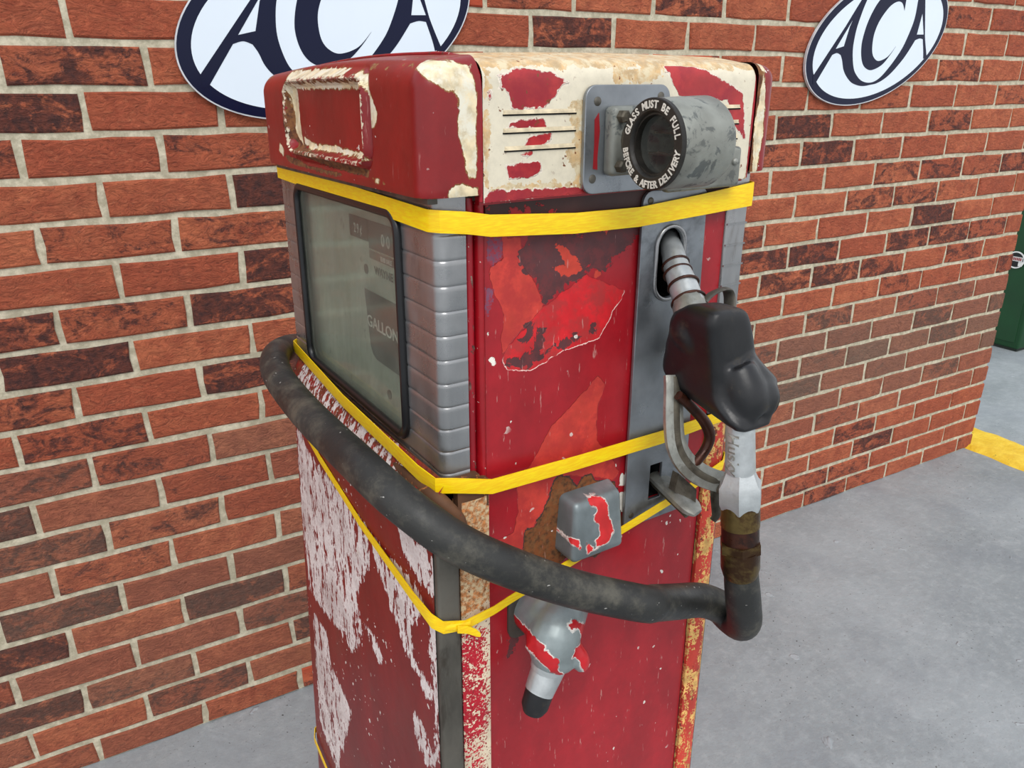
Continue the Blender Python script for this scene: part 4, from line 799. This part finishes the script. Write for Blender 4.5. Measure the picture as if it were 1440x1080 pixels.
part('lens', ring([(CX0+.0085, .0215), (CX0+.0080, .012), (CX0+.0078, .0002)]), G('lens_glass').done(lin((60, 62, 60)), .1, 0, None, Alpha=.4), sg, ang=60)
part('lens', ring([(CX0+.0500, .0215), (CX0+.0505, .012), (CX0+.0507, .0002)]), m_dark, sg, ang=60)
part('flow_vane', join([box(CX0+.02, CX0+.05, CY-.02, CY+.02, CZ+.0065, CZ+.0085), box(CX0+.014, CX0+.05, CY-.018, CY+.018, CZ-.0085, CZ-.0065), tube([(CX0+.012, CY-.012, CZ-.008, .0012), (CX0+.012, CY+.006, CZ-.0055, .0005)], 8)]), m_dkbrown, sg)
LT = []
def arc(s, a0, a1, up):
    n = len(s)
    for i, ch in enumerate(s):
        if ch == ' ': continue
        a = math.radians(a0+(a1-a0)*i/(n-1)); V, F = text_fill(ch, .0074, .0003, .00018)
        V = V*[.9, 1, 1]; V[:, 1] -= .0028
        rot = a-math.pi/2 if up else a+math.pi/2
        c_, s_ = math.cos(rot), math.sin(rot); R_ = .0282
        px = V[:, 0]*c_-V[:, 1]*s_+R_*math.cos(a); pz = V[:, 0]*s_+V[:, 1]*c_+R_*math.sin(a)
        LT.append((np.stack([CX0-.0003-V[:, 2], CY-px, CZ+pz], 1), F))
arc('GLASS MUST BE FULL', 162, 14, True); arc('BEFORE & AFTER DELIVERY', 190, 350, False)
part('rim_lettering', join(LT), m_let, sg)
part('mounting_flange', rbox(.1105, .1640, -.030, -.016, 1.3350, 1.3890, .005), m_sg, sg, ang=40)
part('mounting_neck', tube([(.137, -.028, CZ, .019), (.137, -.040, CZ, .015), (.137, -.065, CZ, .016)], 20), m_dirtym, sg, ang=50)
for bx, bz in ((.1185, 1.381), (.1185, 1.343), (.156, 1.381), (.156, 1.343)):
    part('bolt', tube([(bx, -.029, bz, .0052), (bx, -.0355, bz, .0052), (bx, -.037, bz, .0038)], 6), m_dirtym, sg, ang=30)
part('drain_boss', rbox(.179, .268, -.024, -.0125, 1.3165, 1.352, .004), m_sg, sg, ang=40)
part('rivet', screw_vf((.258, -.024, 1.339), .0032, .0025), m_cast, sg, ang=50)

# --- square cap and outlet elbow on the side panel
V, F, raw = rgrid(.0850, .1480, -.030, .002, .9790, 1.0400, .006, .0026, (1, 1, 1, 0, 1, 1), 'xXyzZ')
zt = np.clip((V[:, 2]-.979)/.061, 0, 1); yn = np.clip(-V[:, 1]/.030, 0, 1)
V[:, 0] = .117+(V[:, 0]-.117)*(1-.14*zt*yn)+.004*zt; V[:, 1] *= (1-.30*zt); V[:, 2] -= .004*yn*zt
kn = build('square_cap', W(V), F, m_knob, pump, attrs=dict(redp=sdpoly(V[:, [0, 2]], D['knob_red']))); weld(kn)
part('cap_lining', box(.089, .144, -.026, .0, .9805, .9825), m_dark, kn)
def remesh(parts_, mat, name, parent, vox=.0022, sm=6, attrs_fn=None, mapf=None):
    V, F = join(parts_); o = build('tmp', V, F, mat); fixn(o)
    md = o.modifiers.new('r', 'REMESH'); md.mode = 'VOXEL'; md.voxel_size = vox; ms = o.modifiers.new('s', 'SMOOTH'); ms.iterations = sm; ms.factor = .5
    dg = bpy.context.evaluated_depsgraph_get(); me = bpy.data.meshes.new_from_object(o.evaluated_get(dg)); V = np.array([v.co[:] for v in me.vertices]); F = [tuple(p.vertices) for p in me.polygons]
    bpy.data.objects.remove(o); bpy.data.meshes.remove(me)
    return build(name, W(V), F, mat, parent, smooth=True, attrs=attrs_fn(V) if attrs_fn else None)
el = remesh([tube(D['spo_lump'], 20, True, 4), tube([(.062, .002, .925, .026), (.062, -.02, .925, .026), (.060, -.034, .921, .024)], 20), tube([(.040, -.032, .918, .012), (.052, -.05, .900, .013), (.066, -.048, .893, .012)], 14, True, 3),
             tube([(.072, -.050, .905, .010), (.078, -.056, .893, .009), (.080, -.054, .884, .0085)], 12, True, 3)], m_spo, 'outlet_elbow', pump, .002, 5, lambda V: dict(redp=sdpoly(V[:, [0, 2]], D['spo_red'])))
part('threaded_collar', tube(D['spo_chrome'], 28), m_pale, el, ang=35); part('rubber_tip', tube(D['spo_tip'], 24), m_rubber, el, ang=35)
part('pad', onY(curve_fill(rrect(.030, .098, .898, .948, .012, 5), [], .0015), -.001), m_steel, el)
# hook cast into the plate, on which the nozzle hangs
hk = part('nozzle_rest', tube([(x, y, z, r*(1.35 if r > .004 else 1.8)) for x, y, z, r in D['tongue']], 8, True, 3, (1.05, .5), .5, (1, 0, 0)), m_cast, ang=50)
part('rest_rib', tube([(x-.004, y, z-.007, r*.45) for x, y, z, r in D['tongue'][:4]], 8, True, 4), m_dirtym, hk, ang=50)
part('rest_pawl', (lambda a: (np.array([p[0] for p in a]), [(0, 1, 2, 3), (4, 7, 6, 5), (0, 4, 5, 1), (1, 5, 6, 2), (2, 6, 7, 3), (3, 7, 4, 0)]))([((x, y+dy, z),) for dy in (0, -.009) for x, y, z in ((.206, -.026, 1.024), (.216, -.046, 1.013), (.222, -.040, 1.028), (.214, -.022, 1.040))]), m_dirtym, hk)
part('hanging_hook', tube(D['hang_hook'], 12, True, 4, (.45, 1.25), up=(0, 0, 1)), m_steel, ang=50)

# ------------------------------------------------------------------ nozzle with its hose (lifts off the rest as one)
b = W([(.215, -.118, .90)])[0]; NM = Matrix.Translation(Vector(b)) @ Matrix.Rotation(PY, 4, 'Z')
nz = empty('fuel_nozzle', NM, 'alloy nozzle in a black rubber cover with its thick black hose, hung on the pump', 'fuel nozzle')
def npart(name, VF, mat, parent=nz, ang=45): return part(name, VF, mat, parent, ang)
spt = npart('spout', tube(D['spout'], 28, True, 4), m_pale)
def torus(p, t, R_, r_, seg=36, s2=8):
    t = np.array(t, float); t /= np.linalg.norm(t); u = np.cross(t, (0, 0, 1)); u /= np.linalg.norm(u); w = np.cross(t, u)
    pts = [(*(np.array(p)+R_*(math.cos(a)*u+math.sin(a)*w)), r_) for a in np.linspace(0, 2*math.pi, seg+1)]
    return tube(pts, s2, False)
sd_dir = np.array(D['spout'][-1][:3])-np.array(D['spout'][1][:3])
for x, y, z, r in D['spout_rings']: npart('spout_ring', torus((x, y, z), sd_dir, r*.97, .0013), m_dkbrown, spt)
npart('spout_nut', tube([(x, y, z, r) for x, y, z, r in D['collar']], 8, True), m_cast)
CS = [(1.2265, .178, .208, -.094, -.068, .005), (1.2240, .172, .214, -.099, -.060, .007), (1.2150, .168, .219, -.1, -.050, .008), (1.200, .172, .225, -.1, -.040, .009), (1.180, .176, .230, -.101, -.032, .009), (1.163, .179, .234, -.102, -.028, .011), (1.152, .180, .235, -.106, -.025, .011), (1.143, .179, .235, -.115, -.025, .012), (1.136, .181, .234, -.124, -.032, .012), (1.129, .187, .229, -.127, -.052, .010)]
V, F = [], []
for z, xa, xb, ya, yb, r_ in CS:
    V += [(x, y, z+(.012*(y+.1)/.06*min(1, (1.19-z)/.03) if z < 1.19 else 0)-(.10*(x-.2) if z > 1.2 else 0)) for x, y in rrect(xa, xb, ya, yb, r_, 5)]
n_ = len(rrect(0, 1, 0, 1, .1, 5))
for i in range(len(CS)-1): F += [(i*n_+k, i*n_+(k+1) % n_, (i+1)*n_+(k+1) % n_, (i+1)*n_+k) for k in range(n_)]
F += [tuple(range(n_)), tuple(range(len(V)-1, len(V)-n_-1, -1))]
cov = remesh([(np.array(V), F), tube([D['coverA'][0], (*D['coverA'][1][:3], .0195), (.186, -.072, 1.19, .014)], 24, True, 4), tube([(.2080, -.098, 1.152, .021), (.2200, -.104, 1.1470, .0215), (.2300, -.108, 1.1425, .0200), (.2350, -.1095, 1.1405, .0175)], 24, True, 3), tube([(.205, -.085, 1.165, .022), (.218, -.092, 1.155, .020), (.226, -.098, 1.148, .019)], 20, True, 2), tube([(.212, -.088, 1.185, .012), (.226, -.098, 1.160, .016), (.236, -.104, 1.148, .0165)], 20, True, 3), tube([(.203, -.098, 1.175, .016), (.205, -.106, 1.160, .0185), (.207, -.110, 1.148, .0190), (.212, -.110, 1.140, .018)], 20, True, 2), rbox(.190, .228, -.121, -.07, 1.134, 1.166, .010)], m_rubber, 'rubber_cover', nz, .0024, 14)
npart('end_boss', tube([(.2335, -.1090, 1.1410, .0150), (.2362, -.1098, 1.1400, .0148), (.2372, -.1100, 1.1396, .0125)], 26, True), m_rubber, cov)
gd = npart('hand_guard', tube([(x, y, z, r*1.2) for x, y, z, r in D['guard']], 8, True, 5, (1.15, .5), .5, (1, 0, 0)), m_cast)
npart('guard_web', tube([(x, y-.004, z, r*.5) for x, y, z, r in D['guard']], 8, True, 5, (1, .5), up=(1, 0, 0)), m_dirtym, gd)
npart('pivot_pin', screw_vf((.2120, -.0880, 1.0500), .0060, .0035), m_dirtym, gd)
npart('trigger_lever', tube(D['lever'], 12, True, 5), m_dkbrown)
gp_ = npart('grip_tube', tube(D['grip'][:3], 32, True), m_pale)
npart('hexagon_nut', tube([(*p[:3], r_) for p, r_ in zip(D['grip'][2:], (.0135, .0175, .0205, .0205, .0185))], 6, True, 0, None, .35), m_pale, gp_, 25)
# raised cast lettering down the grip
V, F = text_fill('Husky', .0150, .0004, .0002); V[:, 0] -= V[:, 0].mean(); V[:, 1] -= .004
ga, gb_ = np.array(D['grip'][1]), np.array(D['grip'][2]); ax_t = .42+V[:, 0]*1.05/(ga[2]-gb_[2]); cc = ga[None]*(1-ax_t[:, None])+gb_[None]*ax_t[:, None]
ang_ = math.radians(-171)+V[:, 1]/.0129
V2 = np.stack([cc[:, 0]+(cc[:, 3]+V[:, 2]+.0001)*np.cos(ang_), cc[:, 1]+(cc[:, 3]+V[:, 2]+.0001)*np.sin(ang_), cc[:, 2]], 1)
npart('cast_lettering', (V2, F), m_cast, gp_)
npart('catch_plate', tube(D['clip'], 8, True, 3, (1.2, .4), up=(1, 0, 0)), m_dirtym, gd)
sw = npart('swivel_coupling', tube(D['ring_a'], 28), m_brass)
npart('swivel_band', torus(D['ring_a'][1][:3], (0, 0, 1), .0178, .0011), m_pale, sw)
npart('swivel_sleeve', tube(D['ring_b'], 28), m_dkbrown, sw)
npart('swivel_nut', tube(D['nut'], 6, True, 0, None, .2), m_brass, sw, 25)
npart('hose_ferrule', tube(D['ring_c'], 28), m_brass, sw)
hp = [(.2127, -.1212, .985, .0152), (.2150, -.1212, .970, .0160), (.2187, -.1210, .955, .0165), (.2267, -.1190, .9297, .0168), (.2385, -.1120, .9070, .0170), (.2500, -.0980, .8890, .0170), (.2535, -.0830, .8850, .0170), (.2440, -.0740, .8970, .0170), (.2131, -.0760, .9182, .0170), (.1695, -.0840, .9389, .0169), (.1316, -.0940, .9588, .0167)]+D['hose2']
hp += [(.060, .535, 1.045, .0168), (.120, .515, 1.035, .0168), (.150, .470, 1.035, .0168), (.155, .405, 1.04, .0168)]
hose = npart('hose', tube(hp, 24, True, 8), m_hose, nz, 60)

# ------------------------------------------------------------------ yellow straps tied round the pump
def ribbon(pts, th=.0009):
    """pts: x,y,z,half-height ; outward offset comes from the path itself"""
    P = np.array(pts, float); V, F = [], []
    T = np.gradient(P[:, :3], axis=0); N_ = np.stack([T[:, 1], -T[:, 0], 0*T[:, 0]], 1); N_ /= np.linalg.norm(N_, axis=1)[:, None]+1e-9
    for p, n_ in zip(P, N_):
        for s_, o_ in ((-1, 0), (-.35, .0003), (.35, .0003), (1, 0)):
            V.append(p[:3]+n_*(o_+th)+np.array((0, 0, s_*p[3])))
        for s_ in (1, -1): V.append(p[:3]+np.array((0, 0, s_*p[3])))
    for i in range(len(P)-1):
        for k in range(6): F.append((i*6+k, i*6+(k+1) % 6, (i+1)*6+(k+1) % 6, (i+1)*6+k))
    return np.array(V), F
def rsub(pts, n=6):
    P = np.array(pts, float); out = []
    for a, b_ in zip(P[:-1], P[1:]): out += [a+(b_-a)*k/n for k in range(n)]
    return out+[P[-1]]
def strap(pts, label, extra=None):
    VF = ribbon(rsub(pts, 3)); 
    if extra: VF = join([VF]+extra)
    Vw = W(VF[0]); c_ = Vw.mean(0); c_[2] = Vw[:, 2].min()
    o = build('strap', Vw, VF[1], m_strap, None, Matrix.Translation(Vector(c_))); fixn(o, 40); tag(o, label, 'strap', 'yellow straps round the pump')
h1, h2, h3 = .0085, .0071, .0050
strap([(.05, .410, 1.318, h1), (-.030, .4095, 1.3178, h1), (-.0385, .402, 1.3178, h1), (-.0385, .2, 1.3138, h1), (-.0385, .004, 1.3095, h1), (-.0335, -.0065, 1.3095, h1), (-.012, -.0090, 1.3070, h1), (.008, -.0105, 1.3032, h1), (.09, -.0105, 1.2975, h1), (.160, -.0105, 1.2965, h1), (.235, -.0105, 1.301, h1+.0012), (.304, -.0085, 1.3055, .0112), (.3090, .002, 1.306, .011), (.3090, .40, 1.312, h1), (.335, .410, 1.316, h1), (.05, .410, 1.318, h1)],
      'topmost yellow strap, wound round the pump just below its red crown')
strap([(.05, .412, 1.104, h2), (-.030, .4105, 1.1035, h2), (-.0400, .400, 1.1035, h2), (-.0490, .2, 1.0990, h2), (-.0480, .02, 1.0935, h2), (-.0440, -.0060, 1.0912, h2), (-.031, -.0125, 1.0905, h2), (.0058, -.0140, 1.0795, h2), (.100, -.0112, 1.0755, h2), (.2045, -.0110, 1.0745, h2), (.304, -.0100, 1.0775, h2*.85), (.3090, .002, 1.078, h2), (.3090, .40, 1.09, h2), (.33, .412, 1.10, h2), (.05, .412, 1.104, h2)],
      'second yellow strap, running under the display window of the pump')
tail = [ribbon([(-.036, -.0225, .9540, .004), (-.026, -.0235, .9500, .0042), (-.018, -.0245, .9440, .0040), (-.014, -.0250, .9405, .0022)])]
tail.append(tube([(-.047, -.0190, .9580, .0035), (-.035, -.0205, .9545, .0040), (-.022, -.0200, .9520, .0036)], 10, True, 3, (.5, 1)))
strap([(.05, .412, 1.028, h3), (-.030, .412, 1.026, h3), (-.0500, .400, 1.022, h3), (-.0560, .28, 1.002, h3), (-.0565, .15, .979, h3), (-.0570, .02, .968, h3*1.2), (-.0545, -.0100, .9625, h3*1.5), (-.048, -.0195, .9590, h3*1.3), (-.026, -.0190, .9520, h3), (.006, -.0160, .9530, h3*.9), (.0252, -.0140, .9560, h3*.9), (.0930, -.0140, .9708, h3*.9), (.1560, -.0140, .9855, h3*.9), (.2360, -.0120, 1.0010, h3), (.3000, -.0100, 1.0175, h3*1.1), (.3160, .002, 1.018, h3), (.3160, .40, 1.00, h3), (.30, .412, 1.02, h3), (.05, .412, 1.028, h3)],
      'third yellow strap, knotted at the corner of the lower door behind the hose', tail)
strap([(.05, .450, .470, h3), (-.0360, .448, .468, h3), (-.0560, .436, .466, h3), (-.0620, .42, .464, h3), (-.0640, .30, .452, h3), (-.0600, .12, .440, h3), (-.0560, -.010, .430, h3), (-.050, -.0190, .430, h3), (.1, -.0140, .44, h3), (.30, -.010, .455, h3), (.3160, .002, .455, h3), (.3160, .45, .46, h3), (.30, .450, .465, h3), (.05, .450, .470, h3)],
      'lowest yellow strap, round the foot of the red and white door')
